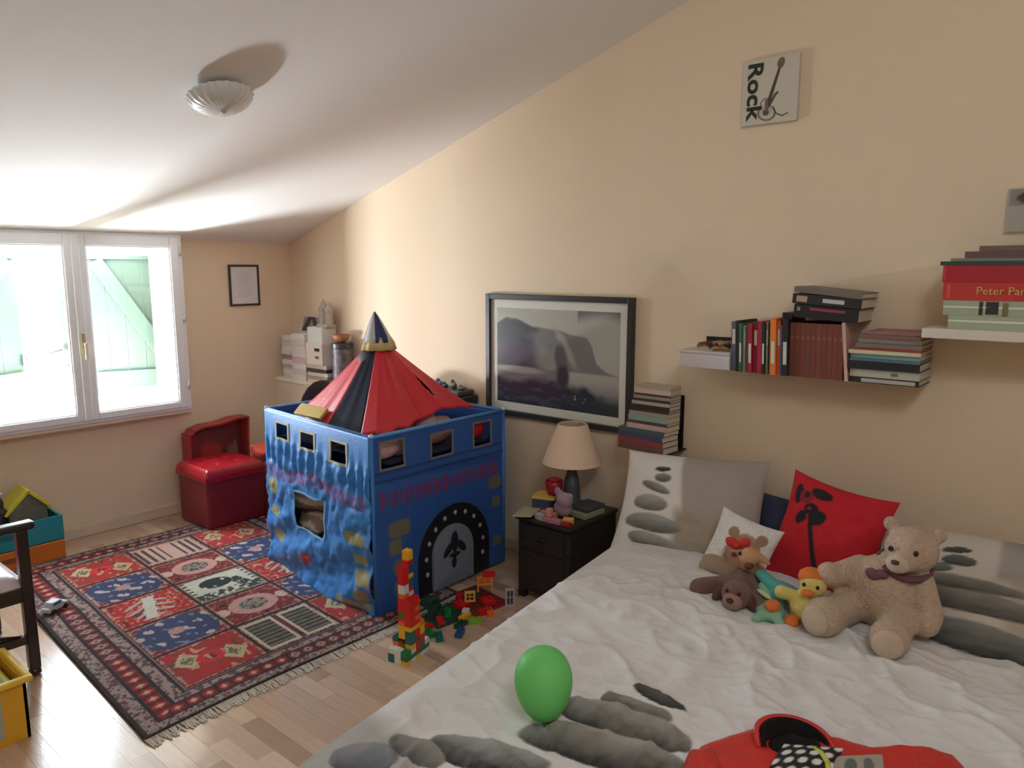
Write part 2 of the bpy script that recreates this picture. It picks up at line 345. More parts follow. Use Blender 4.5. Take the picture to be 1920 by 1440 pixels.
# ------------------------------------------------------------------ rug
def rug_paint(U, V):       # metres; U 0..1.53 across, V 0..1.98 along
    WD, LN = 1.53, 1.98
    P = Paint(U, V, (150, 128, 124))
    n1 = vn(U / .012, V / .012, 1); n2 = vn(U / .022, V / .03, 2); n3 = vn(U / .009, V / .009, 5)
    dx = np.minimum(U, WD - U); dy = np.minimum(V, LN - V); e = np.minimum(dx * 1.0, dy * 1.28)
    P.put((e < .018), (38, 26, 30))
    b1 = (e >= .018) & (e < .075); P.put(b1, (158, 138, 132)); P.put(b1 & (n1 > .62), (96, 58, 62)); P.put(b1 & (n1 < .22), (66, 60, 70))
    b2 = (e >= .075) & (e < .155); P.put(b2, (104, 34, 36))
    s = np.where(dx * 1.0 < dy * 1.28, V, U); k = np.floor(s / .062); ph = s / .062 - k; q = (e - .115) / .04
    dia = np.abs(ph - .5) * 2.1 + np.abs(q)
    hk = np.sin(k * 12.9) * .5 + .5
    P.put(b2 & (dia < .85), (164, 120, 112)); P.put(b2 & (dia < .85) & (hk > .45), (176, 40, 40)); P.put(b2 & (dia < .45), (200, 172, 150)); P.put(b2 & (dia < .3) & (hk < .5), (58, 56, 84))
    P.put(b2 & (np.abs(ph - .02) < .07), (30, 24, 26))
    b3 = (e >= .155) & (e < .215); P.put(b3, (160, 140, 134)); P.put(b3 & (n1 > .6), (104, 64, 66)); P.put(b3 & (n2 < .2), (84, 74, 84))
    for a in (.075, .155, .215): P.put(np.abs(e - a) < .006, (44, 24, 28))
    fx0, fx1, fy0, fy1 = .225, WD - .225, .178, LN - .178
    fld = (U > fx0) & (U < fx1) & (V > fy0) & (V < fy1); P.put(fld, (120, 40, 42)); 
    cw, rh = (fx1 - fx0) / 3, (fy1 - fy0) / 5
    for ci in range(3):
        for ri in range(5):
            u = (U - fx0 - ci * cw) / cw; v = (V - fy0 - ri * rh) / rh
            I = (u > 0) & (u < 1) & (v > 0) & (v < 1); a, b = u - .5, v - .5
            edge = np.minimum(np.minimum(u, 1 - u) * cw, np.minimum(v, 1 - v) * rh)
            if ci == 1:
                kind = ['cy', 'rd', 'bw', 'rd', 'st'][ri]
            else: kind = ['rc', 'bl', 'tr', 'bl', 'rc'][ri]
            sp = (n1 > .7)
            if kind == 'rc':
                P.put(I, (176, 34, 40)); P.put(I & sp, (120, 70, 50))
                for sx in (-.24, .24):
                    d = np.abs(a - sx) / .17 + np.abs(b + .1 * np.sign(sx)) / .24
                    P.put(I & (d < 1), (190, 176, 138)); P.put(I & (d < .55) & (n3 > .4), (110, 100, 76))
                P.put(I & (np.hypot(a, b * 1.1) < .17), (202, 42, 46)); P.put(I & (np.hypot(a, b) < .08) & (n3 > .45), (96, 28, 34))
                P.put(I & (n2 > .83), (198, 150, 120)); P.put(I & (n2 < .1), (70, 76, 60))
            elif kind == 'bl':
                P.put(I, (126, 36, 42)); P.put(I & (n1 > .66), (186, 120, 104))
                o = ((np.abs(a) / .48) ** 3 + (np.abs(b) / .45) ** 3) < 1
                P.put(I & o, (52, 66, 104))
                f1 = np.sin(a * 17 + 1.3 * ci + 2.2 * (n2 - .5)) * np.sin(b * 13 + a * 9 + ri)
                P.put(I & o & (f1 > .66), (196, 176, 172)); P.put(I & o & (np.hypot(a + .02, b * 1.0) < .1), (188, 140, 134)); P.put(I & o & (f1 < -.85), (120, 132, 160))
            elif kind == 'tr':
                P.put(I, (176, 36, 42)); P.put(I & sp, (206, 150, 110)); P.put(I & (n2 < .16), (96, 30, 40))
                trk = (np.abs(a - b * .25) < .07 + .14 * np.maximum(0, .25 - np.abs(np.mod(b * 4, 1) - .5))) & (np.abs(b) < .38)
                br = (np.abs(np.mod(b * 5 + np.abs(a) * 3, 1) - .5) < .17) & (np.abs(a) < .3 - .25 * np.abs(b)) & (np.abs(b) < .34)
                P.put(I & br, (176, 180, 168)); P.put(I & trk, (206, 204, 192))
            elif kind == 'rd':
                P.put(I, (124, 30, 38)); P.put(I & sp, (160, 96, 66)); P.put(I & (n2 < .14), (48, 44, 46))
                d = np.hypot(a * 1.25, b * 1.25); P.put(I & (d < .4), (196, 148, 138)); P.put(I & (d < .24), (150, 138, 122)); P.put(I & (d < .24) & (n3 > .58), (66, 58, 60))
                for sx in (-.42, .42): P.put(I & (np.hypot((a - sx) * 1.3, b - .0) < .12), (206, 176, 158))
            elif kind == 'cy':
                P.put(I, (112, 44, 48)); P.put(I & sp, (60, 30, 34))
                for sx in (-.25, .25):
                    q = (np.abs(a - sx) < .215) & (np.abs(b) < .44); P.put(I & q, (204, 190, 170))
                    q2 = (np.abs(a - sx) < .175) & (np.abs(b) < .38); P.put(I & q2, (120, 108, 92)); P.put(I & q2 & (np.sin(b * 62) + .9 * (n3 - .5) > .1), (46, 48, 44))
            elif kind == 'st':
                P.put(I, (118, 46, 48)); q = (np.abs(a) < .47) & (np.abs(b) < .42); P.put(I & q, (196, 160, 146))
                P.put(I & q & (np.sin(a * 56) > .15) & (np.abs(b) < .36) & (np.abs(a) > .07), (70, 64, 58))
            elif kind == 'bw':
                P.put(I, (150, 120, 110)); q = (np.abs(a) < .46) & (np.abs(b) < .42); P.put(I & q, (206, 204, 186))
                tree = np.hypot((a + .05) * 1.5, (b - .12) * 1.7) < .34; P.put(I & q & tree & (n2 > .15), (34, 48, 44))
                P.put(I & q & (np.abs(a - .22 + b * .2) < .09) & (b < .15) & (n3 > .3), (40, 50, 48)); P.put(I & q & (b < -.18) & (n1 > .42) , (58, 66, 60)); P.put(I & q & (np.abs(a) > .39) & (np.sin(b * 50) > .2), (60, 60, 56))
            P.put(I & (edge < .009), (44, 26, 28)); P.put(I & (edge >= .009) & (edge < .02) & (n3 > .45), (172, 134, 118))
    P.c *= (1 + .22 * (n3 - .5))[..., None]
    return P.flat()
U, V = uv(307, 397, 0, 1.53, 0, 1.98)
rx = lambda U, V: .973 + U + .062 * V
ry = lambda U, V: 2.462 + V + .012 * np.sin(U * 4)
bumpz = .012 * np.exp(-(((U - .06) / .16) ** 2 + ((V - 1.22) / .12) ** 2)) + .0025 * (vn(U * 3, V * 3, 9) - .5)
rg = thing('oriental_rug', 'red and blue patterned oriental rug with grey borders on the wooden floor', 'rug', (1.75, 3.45, 0))
ro = MB().grid(rx(U, V), ry(U, V), .0095 + bumpz, C=rug_paint(U, V)).build('pile', mat('rug_wool', rough=.95, paint=True, bump=.5, bscale=700, sheen=.05), rg, smooth=True, solid=.008)
fr_ = MB(); rr = random.Random(5)
for i in range(420):
    u = i / 420 * 1.53; xx = float(rx(u, 0)); yy = float(ry(u, 0)); l = rr.uniform(.035, .06); d = rr.uniform(-.015, .015); wd = .0022
    fr_.add([(xx - wd, yy + .004, .010), (xx + wd, yy + .004, .010), (xx + d + wd, yy - l, .003), (xx + d - wd, yy - l, .003), (xx - wd, yy + .004, .007), (xx + wd, yy + .004, .007), (xx + d + wd, yy - l, .001), (xx + d - wd, yy - l, .001)],
            [(0, 1, 2, 3), (7, 6, 5, 4), (0, 3, 7, 4), (1, 5, 6, 2), (3, 2, 6, 7)])
tag(fr_.build('fringe', cm((196, 188, 174), .9), rg), kind='stuff')

# ------------------------------------------------------------------ bed
BZ = .42
edge = lambda x: 1.44 + (x - .973) * .12       # left edge of the duvet
bd = thing('double_bed', 'low double bed with a slatted wooden base standing against the right wall', 'bed', (1.95, .6, 0))
m_bw = cm((120, 92, 66), .5)
MB().box(.86, -.32, .12, 3.10, 1.40, .20).build('base', m_bw, bd, bevel=.006)
MB().box(.84, -.34, .20, 3.08, 1.40, .385).build('mattress', cm((214, 208, 198), .9), bd, bevel=.03)
for xx in (.92, 3.02):
    for yy in (-.26, 1.34): MB().box(xx - .03, yy - .03, 0, xx + .03, yy + .03, .12).build('leg', m_bw, bd, bevel=.004)
nu, nv = 480, 400
s_, t_ = uv(nu, nv, 0, 1, -.28, 1.92)
x_ = .82 + s_ * 2.26; tt = np.clip(t_, 0, None); y_ = edge(x_) - tt
fall = np.clip(-t_, 0, None); y_ = y_ + .05 * (1 - np.exp(-fall / .05)); z_ = BZ - np.where(fall > 0, np.maximum(0, fall - .02), 0)
z_ = z_ - .012 * np.exp(-tt / .03)
wr_ = fbm(x_ * 5, y_ * 5, 4, 4) - .47
rid = (1 - np.abs(2 * fbm(x_ * 3.2 + y_ * 2.2, y_ * 4.5 - x_ * 3, 11, 3) - .95)) ** 6
rid3 = (1 - np.abs(2 * fbm(x_ * 15 + y_ * 6, y_ * 11 - x_ * 8, 41, 2) - .8)) ** 6
rid2 = (1 - np.abs(2 * fbm(x_ * 7 - y_ * 3, y_ * 4 + x_ * 2, 21, 2) - .8)) ** 8
amp = np.where(x_ < 2.55, 1, .45)
z_ = z_ + np.where(fall > 0, 0, amp * (.018 * wr_ + .016 * rid + .007 * rid2 + .0035 * rid3))
z_ = z_ - .10 * np.clip((.95 - x_) / .13, 0, 1) ** 2
P = Paint(x_, y_, (221, 221, 221))
P.put((fbm(x_ * 9, y_ * 9, 8) > .58) * .25, (206, 188, 184))
def stone(p0, p1, half, rgb, hi, rot=None):
    a = at(*p0, 2, BZ); b = at(*p1, 2, BZ); c = (a + b) / 2; d = b - a; L_ = math.hypot(d[0], d[1])
    P.el(c[0], c[1], L_ / 2, half, rgb, rot=math.atan2(d[1], d[0]) if rot is None else rot, warp=.14, wf=12, hi=hi, power=2.4, soft=.05)
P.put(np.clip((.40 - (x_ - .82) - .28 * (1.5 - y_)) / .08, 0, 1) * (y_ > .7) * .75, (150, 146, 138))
stone((1190, 1297), (1285, 1345), .022, (44, 44, 46), (90, 88, 86))
stone((1130, 1318), (1258, 1366), .046, (70, 68, 66), (150, 148, 142))
stone((1036, 1328), (1300, 1410), .066, (58, 58, 58), (158, 155, 148))
stone((972, 1378), (1290, 1452), .072, (52, 53, 54), (166, 163, 156))
stone((812, 1396), (1030, 1460), .062, (46, 48, 52), (160, 160, 156))
stone((620, 1425), (745, 1432), .06, (88, 92, 98), (140, 142, 146))
stone((735, 1392), (830, 1440), .04, (92, 92, 90), (150, 148, 142))
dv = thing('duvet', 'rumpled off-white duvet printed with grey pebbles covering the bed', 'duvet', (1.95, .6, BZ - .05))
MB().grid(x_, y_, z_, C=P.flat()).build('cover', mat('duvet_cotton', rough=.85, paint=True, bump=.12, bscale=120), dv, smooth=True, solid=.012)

# pillows and cushions
def cushion(name, label, cat, c, wdt, hgt, thk, az, lean, roll, colfn, mback, res=70, pinch=.12, group=None, power=2.6, sag=0):
    """c = centre; az = compass direction the front faces (0 = -x); lean = backwards tilt; roll in plane"""
    t = thing(name, label, cat, (c[0], c[1], c[2] - hgt / 2), 0, group)
    u, v = uv(res, res, -1, 1, -1, 1)
    th = np.clip((1 - np.abs(u) ** power), 0, 1) ** .55 * np.clip((1 - np.abs(v) ** power), 0, 1) ** .55
    X = u * wdt / 2 * (1 - pinch * (1 - v ** 2) * np.abs(u) ** 1.5); Y = v * hgt / 2 * (1 - pinch * (1 - u ** 2) * np.abs(v) ** 1.5)
    wr = (fbm(u * 2.3 + 5, v * 2.3, int(wdt * 1000)) - .45) * .06 * np.sqrt(th) * thk * 4
    Y = Y - sag * (1 - u ** 2) * (v + 1) / 2
    b = MB(); Mx = Matrix.Translation(c) @ Matrix.Rotation(az, 4, 'Z') @ Matrix.Rotation(R(-90), 4, 'Z') @ Matrix.Rotation(R(90) - lean, 4, 'X') @ Matrix.Rotation(roll, 4, 'Z')
    Ra = np.array(Mx.to_3x3()); Tv = np.array(Mx.translation)
    def tf(X, Y, Z):
        p = np.stack([X, Y, Z], -1) @ Ra.T + Tv; return p[..., 0], p[..., 1], p[..., 2]
    fr = b.grid(*tf(X, Y, th * thk / 2 + wr), C=colfn((u + 1) / 2, (v + 1) / 2)).build('front', M_paint, t, smooth=True)
    b2 = MB().grid(*tf(X[:, ::-1], Y[:, ::-1], -th[:, ::-1] * thk / 2)); b2.build('back', mback, t, smooth=True)
    return t
def pil_l(u, v):
    P = Paint(u, v, (222, 220, 214)); P.put(np.clip((u - .45 - .03 * np.sin(v * 5)) / .03, 0, 1), (172, 162, 152))
    P.put(np.clip((u - .42) / .05, 0, 1) * np.clip((.45 - v - .3 * (u - .5)) / .1, 0, 1), (168, 156, 138))
    for cu, cv, a, b, r, d, h in ((.35, .05, .24, .085, -.35, (86, 88, 84), (168, 168, 162)), (.29, .25, .21, .085, -.12, (96, 98, 94), (160, 162, 156)), (.26, .44, .14, .08, -.1, (100, 102, 98), (170, 168, 160)),
                                 (.28, .60, .125, .042, -.45, (92, 94, 92), (150, 150, 146)), (.32, .705, .062, .05, 0, (88, 90, 88), (140, 142, 138)), (.305, .80, .058, .028, .05, (50, 52, 52), (84, 86, 84))):
        P.el(cu, cv, a, b, d, rot=r, warp=.2, wf=9, hi=h, soft=.1)
    return P.flat()
m_grey = cm((176, 168, 158), .85); m_wp = cm((222, 220, 214), .85)
cushion('pillow', 'large white and grey pillow with a pebble tower print leaning against the wall', 'pillow', (2.875, 1.425, .585), .64, .46, .16, R(8), R(32), R(3), pil_l, m_wp, 90, pinch=.06, group='pebble print pillows')
def pil_r(u, v):
    P = Paint(u, v, (196, 188, 176)); P.put(np.clip((u - .30) / .02, 0, 1) * np.clip((v - .55) / .06, 0, 1), (160, 154, 144)); P.put(np.clip((u - .34) / .05, 0, 1) * np.clip((.66 - v) / .1, 0, 1) * .7, (166, 150, 130))
    P.el(.30, .13, .40, .13, (196, 196, 180), rot=-.12, warp=.1, wf=5)
    for cu, cv, a, b, r, d, h in ((.34, .15, .36, .10, -.14, (44, 46, 48), (128, 128, 124)), (.20, .40, .30, .085, -.1, (70, 70, 66), (138, 134, 126)), (.16, .52, .27, .055, -.08, (78, 78, 72), (140, 136, 128)),
                                 (.05, .63, .10, .05, 0, (70, 74, 70), (120, 124, 118)), (.165, .70, .07, .048, 0, (66, 64, 62), (100, 98, 94)), (.15, .785, .058, .026, .12, (54, 50, 48), (80, 76, 74))):
        P.el(cu, cv, a, b, d, rot=r, warp=.2, wf=9, hi=h, soft=.1)
    return P.flat()
cushion('pillow', 'large pebble print pillow at the right edge behind the big teddy bear', 'pillow', (2.74, .13, .53), .80, .52, .16, R(2), R(54), 0, pil_r, m_wp, 90, pinch=.05, group='pebble print pillows')
def plain(rgb):
    return lambda u, v: Paint(u, v, rgb).flat()
cushion('cushion', 'dark navy cushion wedged behind the red flower cushion', 'cushion', (2.99, .93, .53), .56, .28, .13, 0, R(20), 0, plain((52, 60, 84)), cm((52, 60, 84), .9), 30)
def red_c(u, v):
    P = Paint(u, v, (196, 26, 42)); K = (34, 30, 32)
    for cu, cv, a, b, r in ((.14, .80, .055, .10, .1), (.36, .87, .11, .055, -.1), (.40, .64, .085, .07, .3), (.24, .60, .05, .07, -.5), (.32, .70, .07, .06, 0)): P.el(cu, cv, a, b, K, rot=r, warp=.25, wf=12)
    P.el(.23, .80, .075, .065, (140, 30, 44)); P.el(.23, .82, .03, .03, K); P.line((.36, .56), (.53, .18), .024, K); P.el(.30, .70, .02, .014, (180, 30, 46))
    return P.flat()
cushion('cushion', 'bright red square cushion with a black flower print', 'cushion', (2.83, .83, .595), .40, .42, .13, R(-4), R(20), R(-7), red_c, cm((196, 26, 42), .9), 90, pinch=.1)
def bear_c(u, v):
    P = Paint(u, v, (226, 226, 222)); P.put((fbm(u * 25, v * 25, 3) > .55) * .3, (190, 188, 196))
    P.el(.60, .45, .27, .30, (168, 138, 112), warp=.15); P.el(.52, .36, .13, .11, (190, 146, 128)); P.el(.36, .70, .09, .09, (160, 130, 106)); P.el(.80, .74, .09, .09, (160, 130, 106))
    P.el(.50, .52, .03, .03, (60, 44, 40)); P.el(.72, .56, .03, .03, (60, 44, 40)); P.el(.50, .39, .05, .035, (120, 70, 64)); P.el(.35, .12, .4, .16, (172, 150, 128), warp=.2)
    return P.flat()
cushion('cushion', 'small white cushion printed with a bear face', 'cushion', (2.66, 1.10, .53), .25, .26, .09, R(6), R(28), R(-13), bear_c, m_wp, 70, pinch=.08)

# ------------------------------------------------------------------ plush toys
m_fur = mat('beige_plush', (196, 170, 146), .95, bump=1, bscale=130, var=.3, vscale=75, sheen=.2)
m_fur2 = mat('pale_plush', (214, 194, 170), .95, bump=.8, bscale=260, var=.1, vscale=60, sheen=.2)
m_brn = mat('brown_plush', (128, 92, 78), .95, bump=.8, bscale=300, var=.12, vscale=60, sheen=.2)
m_blk = cm((22, 20, 20), .25)
def limb(b, pts, rs, n=7):
    for (p, q), (r0, r1) in zip(zip(pts, pts[1:]), zip(rs, rs[1:])):
        for k in range(n + 1):
            f = k / n; c = Vector(p).lerp(Vector(q), f); r = r0 + (r1 - r0) * f; b.ell(c, (r, r, r), nu=12, nv=8)
bx, by, bz = 2.565, .585, BZ
tb = thing('teddy_bear', 'big beige teddy bear with a brown scarf sitting on the bed', 'teddy bear', (bx, by, bz), 0)
b = MB()
b.ell((bx + .02, by - .01, bz + .12), (.10, .112, .125)); b.ell((bx + .05, by - .04, bz + .19), (.075, .085, .07))
b.ell((bx + .03, by - .085, bz + .282), (.078, .082, .074))                 # head
b.ell((bx + .06, by - .012, bz + .345), (.022, .026, .026)); b.ell((bx + .08, by - .15, bz + .33), (.022, .026, .026))   # ears
b.ell((bx - .03, by - .075, bz + .262), (.045, .044, .040))
limb(b, [(bx + .01, by + .06, bz + .19), (bx - .07, by + .125, bz + .165), (bx - .085, by + .13, bz + .175)], [.042, .040, .043])   # arm stretched to the left
limb(b, [(bx + .03, by - .12, bz + .18), (bx - .02, by - .16, bz + .10), (bx - .04, by - .155, bz + .075)], [.042, .042, .043])
limb(b, [(bx, by + .07, bz + .065), (bx - .13, by + .10, bz + .06), (bx - .18, by + .112, bz + .066)], [.062, .058, .064])
limb(b, [(bx, by - .07, bz + .065), (bx - .15, by - .085, bz + .055), (bx - .19, by - .085, bz + .06)], [.062, .056, .060])
b.build('body', m_fur, tb, remesh=.008)
MB().ell((bx - .062, by - .066, bz + .256), (.024, .036, .03)).build('muzzle', m_fur2, tb, smooth=True)
MB().ell((bx - .086, by - .064, bz + .268), (.008, .013, .008)).build('nose', cm((70, 48, 42), .5), tb, smooth=True)
MB().ell((bx - .046, by - .040, bz + .296), (.007, .008, .009)).build('eye', m_blk, tb, smooth=True)
MB().ell((bx - .044, by - .112, bz + .296), (.007, .008, .009)).build('eye', m_blk, tb, smooth=True)
MB().ell((bx - .228, by + .124, bz + .068), (.022, .046, .048), rot=(0, 0, -.3)).build('foot_pad', m_fur2, tb, smooth=True)
MB().ell((bx - .232, by - .092, bz + .060), (.022, .044, .046), rot=(0, 0, .2)).build('foot_pad', m_fur2, tb, smooth=True)
m_sc = cm((112, 78, 84), .9)
Ms = Matrix.Translation((bx + .036, by - .065, bz + .222)) @ Euler((.18, -.2, 0)).to_matrix().to_4x4()
s = MB(); s.lathe([(.070, -.012), (.084, -.008), (.086, .006), (.072, .012), (.070, -.012)], 28, Ms, cap=False)
s.ell((bx - .05, by - .02, bz + .205), (.018, .022, .016)); s.ell((bx - .055, by + .004, bz + .20), (.014, .026, .018), rot=(.5, 0, 0))
s.build('scarf', m_sc, tb, smooth=True)

# duck
dx, dy = 2.41, .775
t = thing('plush_duck', 'small yellow plush duck with orange feet beside the teddy bear', 'plush toy', (dx, dy, BZ))
m_yel = mat('yellow_plush', (226, 208, 120), .95, bump=.7, bscale=260, sheen=.2); m_or = mat('orange_plush', (222, 120, 52), .9, bump=.5, bscale=260)
b = MB(); b.ell((dx + .03, dy, BZ + .055), (.05, .05, .055)); b.ell((dx + .04, dy - .02, BZ + .135), (.042, .044, .042)); limb(b, [(dx + .03, dy, BZ + .07), (dx + .035, dy - .01, BZ + .12)], [.035, .03]); limb(b, [(dx + .02, dy + .03, BZ + .09), (dx, dy + .07, BZ + .10)], [.02, .024])
b.build('body', m_yel, t, remesh=.006)
MB().ell((dx - .03, dy + .02, BZ + .022), (.032, .026, .02)).build('foot', m_or, t, smooth=True); MB().ell((dx - .03, dy + .085, BZ + .055), (.03, .026, .022)).build('foot', m_or, t, smooth=True)
MB().ell((dx + .052, dy - .012, BZ + .158), (.04, .046, .032)).build('crest', m_or, t, smooth=True)
MB().ell((dx - .006, dy - .018, BZ + .124), (.02, .022, .010)).build('beak', m_or, t, smooth=True)
MB().ell((dx + .001, dy - .002, BZ + .146), (.005, .006, .007)).build('eye', m_blk, t, smooth=True); MB().ell((dx + .006, dy - .045, BZ + .145), (.005, .006, .007)).build('eye', m_blk, t, smooth=True)

# mint comforter toy
gx, gy = 2.44, .875
t = thing('plush_comforter', 'mint green and teal soft toy lying between puppy and duck', 'plush toy', (gx, gy, BZ))
m_mt = mat('mint_plush', (142, 190, 160), .95, bump=.5, bscale=260); m_tl = mat('teal_plush', (92, 176, 166), .95, bump=.5, bscale=260)
b = MB(); b.ell((gx - .04, gy, BZ + .025), (.06, .05, .026), rot=(0, 0, .4)); limb(b, [(gx - .05, gy, BZ + .03), (gx - .11, gy + .02, BZ + .018)], [.025, .016]); limb(b, [(gx - .06, gy - .02, BZ + .03), (gx - .09, gy - .05, BZ + .02)], [.024, .018]); limb(b, [(gx, gy + .02, BZ + .03), (gx + .05, gy + .06, BZ + .06)], [.028, .024])
b.build('body', m_mt, t, remesh=.006)
b = MB(); b.ell((gx + .05, gy - .02, BZ + .075), (.05, .06, .024), rot=(.3, .3, .2)); limb(b, [(gx + .05, gy + .03, BZ + .08), (gx + .07, gy + .08, BZ + .10)], [.026, .02]); limb(b, [(gx + .05, gy - .06, BZ + .07), (gx + .06, gy - .10, BZ + .06)], [.022, .018]); limb(b, [(gx + .03, gy, BZ + .06), (gx - .01, gy - .01, BZ + .03)], [.03, .025])
b.build('wing', m_tl, t, remesh=.006)
MB().ell((gx - .012, gy + .035, BZ + .066), (.04, .010, .008), rot=(0, 0, 1.0)).build('stripe', cm((206, 214, 170), .9), t, smooth=True)

# brown puppy lying with its head to the front
qx, qy = 2.42, 1.0
t = thing('plush_puppy', 'brown plush puppy lying face forward at the foot of the white cushion', 'plush toy', (qx, qy, BZ))
b = MB(); b.ell((qx + .09, qy + .02, BZ + .05), (.10, .062, .05)); b.ell((qx - .03, qy - .01, BZ + .055), (.052, .056, .05)); limb(b, [(qx + .07, qy + .06, BZ + .04), (qx + .0, qy + .13, BZ + .036), (qx - .02, qy + .14, BZ + .034)], [.034, .032, .034]); limb(b, [(qx + .06, qy - .05, BZ + .04), (qx - .02, qy - .09, BZ + .025)], [.03, .026])
b.build('body', m_brn, t, remesh=.007)
MB().ell((qx - .073, qy - .012, BZ + .044), (.026, .036, .03)).build('muzzle', mat('dusty_plush', (160, 124, 112), .95, bump=.5, bscale=260), t, smooth=True)
MB().ell((qx - .097, qy - .012, BZ + .056), (.010, .014, .009)).build('nose', cm((52, 30, 32), .4), t, smooth=True)
for sy, rz in ((.058, .5), (-.062, -.5)): MB().ell((qx - .03, qy + sy, BZ + .04), (.022, .018, .036), rot=(rz, 0, 0)).build('ear', cm((96, 60, 54), .95), t, smooth=True)
for sy in (.01, -.034): MB().ell((qx - .073, qy + sy, BZ + .078), (.006, .006, .006)).build('eye', m_blk, t, smooth=True)
# beige puppy behind it
qx, qy = 2.555, 1.015
t = thing('plush_giraffe', 'beige plush animal with a red bow resting on the brown puppy', 'plush toy', (qx, qy, BZ + .02))
m_bei = mat('honey_plush', (206, 160, 120), .95, bump=.6, bscale=260, var=.15, vscale=30)
b = MB(); b.ell((qx + .02, qy, BZ + .06), (.07, .05, .05)); limb(b, [(qx, qy, BZ + .08), (qx - .03, qy - .01, BZ + .14)], [.036, .03]); b.ell((qx - .045, qy - .015, BZ + .155), (.046, .038, .034)); b.ell((qx - .03, qy - .06, BZ + .15), (.02, .03, .012), rot=(.5, 0, 0)); b.ell((qx - .02, qy + .03, BZ + .175), (.016, .02, .012)); limb(b, [(qx, qy + .03, BZ + .05), (qx - .08, qy + .05, BZ + .05)], [.026, .022])
b.build('body', m_bei, t, remesh=.006)
MB().ell((qx - .085, qy - .03, BZ + .135), (.016, .016, .012)).build('nose', cm((96, 56, 48), .7), t, smooth=True)
MB().ell((qx - .078, qy + .008, BZ + .17), (.006, .006, .007)).build('eye', m_blk, t, smooth=True)
bw = MB(); bw.ell((qx - .035, qy + .055, BZ + .185), (.016, .03, .02), rot=(.4, 0, 0)); bw.ell((qx - .035, qy + .012, BZ + .195), (.016, .026, .018), rot=(-.5, 0, 0)); bw.ell((qx - .045, qy + .034, BZ + .186), (.012, .012, .012)); bw.build('bow', cm((196, 48, 44), .8), t, smooth=True)

# ------------------------------------------------------------------ balloon
ctr = Vector((1.435, 1.105, BZ + .112))
ax_ = Vector((.30, .28, .92)).normalized(); Mb = Matrix.Translation(ctr) @ ax_.to_track_quat('Z', 'Y').to_matrix().to_4x4()
t = thing('balloon', 'green inflated balloon standing on the pebble duvet', 'balloon', (ctr.x - .02, ctr.y - .02, BZ))
pr = []
for i in range(25):
    p = math.pi * i / 24; z = -math.cos(p); r = math.sin(p); zz = z * (.092 if z > 0 else .098); pr.append((max(.0008, .076 * r * (1 + .08 * z)), zz))
MB().lathe(pr, 40, Mb).build('skin', mat('green_latex', (112, 206, 112), .5, spec=.25), t, smooth=True)
MB().lathe([(.004, -.096), (.006, -.102), (.003, -.107), (.009, -.116)], 14, Mb).build('knot', cm((44, 96, 50), .5), t, smooth=True)

# ------------------------------------------------------------------ red jacket
jk = thing('puffer_jacket', 'red padded child jacket with a black fleece collar spread on the bed', 'jacket', (1.70, .48, BZ))
m_red = mat('red_nylon', (206, 52, 46), .45, bump=.25, bscale=30)
def puff(poly, hgt, name, m, z0=BZ, nz=44, seed=1, parent=jk, wr=.012):
    """soft swollen slab over a 2-D outline"""
    poly = np.array(poly); c = poly.mean(0); n = len(poly); k = 14; V = []; F = []
    # resample outline
    seg = np.linalg.norm(np.roll(poly, -1, 0) - poly, axis=1); L_ = np.concatenate([[0], np.cumsum(seg)]); q = np.linspace(0, L_[-1], nz, endpoint=False); pp = np.vstack([poly, poly[:1]])
    O = np.stack([np.interp(q, L_, pp[:, 0]), np.interp(q, L_, pp[:, 1])], 1)
    b = MB(); f = np.linspace(1, .0, k)[:, None, None]; G = c + (O - c)[None] * f
    h = z0 + hgt * np.sqrt(np.clip(1 - f[..., 0] ** 4, 0, 1)) + wr * (fbm(G[..., 0] * 14, G[..., 1] * 14, seed) - .45) * (1 - f[..., 0] ** 3) * 4
    X = np.concatenate([G[..., 0], G[:, :1, 0]], 1); Y = np.concatenate([G[..., 1], G[:, :1, 1]], 1); Z = np.concatenate([h, h[:, :1]], 1)
    b.grid(X, Y, Z); return b.build(name, m, parent, smooth=True)
jp = lambda px, py, dz=.035: tuple(at(px, py, 2, BZ + dz)[:2])
tow = lambda p, d: (p[0] - .76 * d, p[1] - .65 * d)      # a point d metres nearer to the foot of the bed
fe = [jp(1284, 1425), jp(1300, 1392), jp(1360, 1372), jp(1420, 1352), jp(1490, 1368), jp(1565, 1372), jp(1640, 1396), jp(1668, 1408)]
puff(fe + [tow(fe[-1], .5), tow(fe[4], .62), tow(fe[0], .5)], .065, 'body', m_red, nz=60, wr=.010)
se = [jp(1600, 1402), jp(1668, 1398), jp(1740, 1398), jp(1800, 1418), jp(1830, 1452), jp(1800, 1500), jp(1700, 1500), jp(1610, 1470)]
puff(se, .06, 'sleeve', m_red, seed=4)
puff([jp(1276, 1440), jp(1290, 1405), jp(1340, 1400), jp(1370, 1450), jp(1330, 1540), jp(1255, 1560)], .06, 'sleeve', m_red, seed=6)
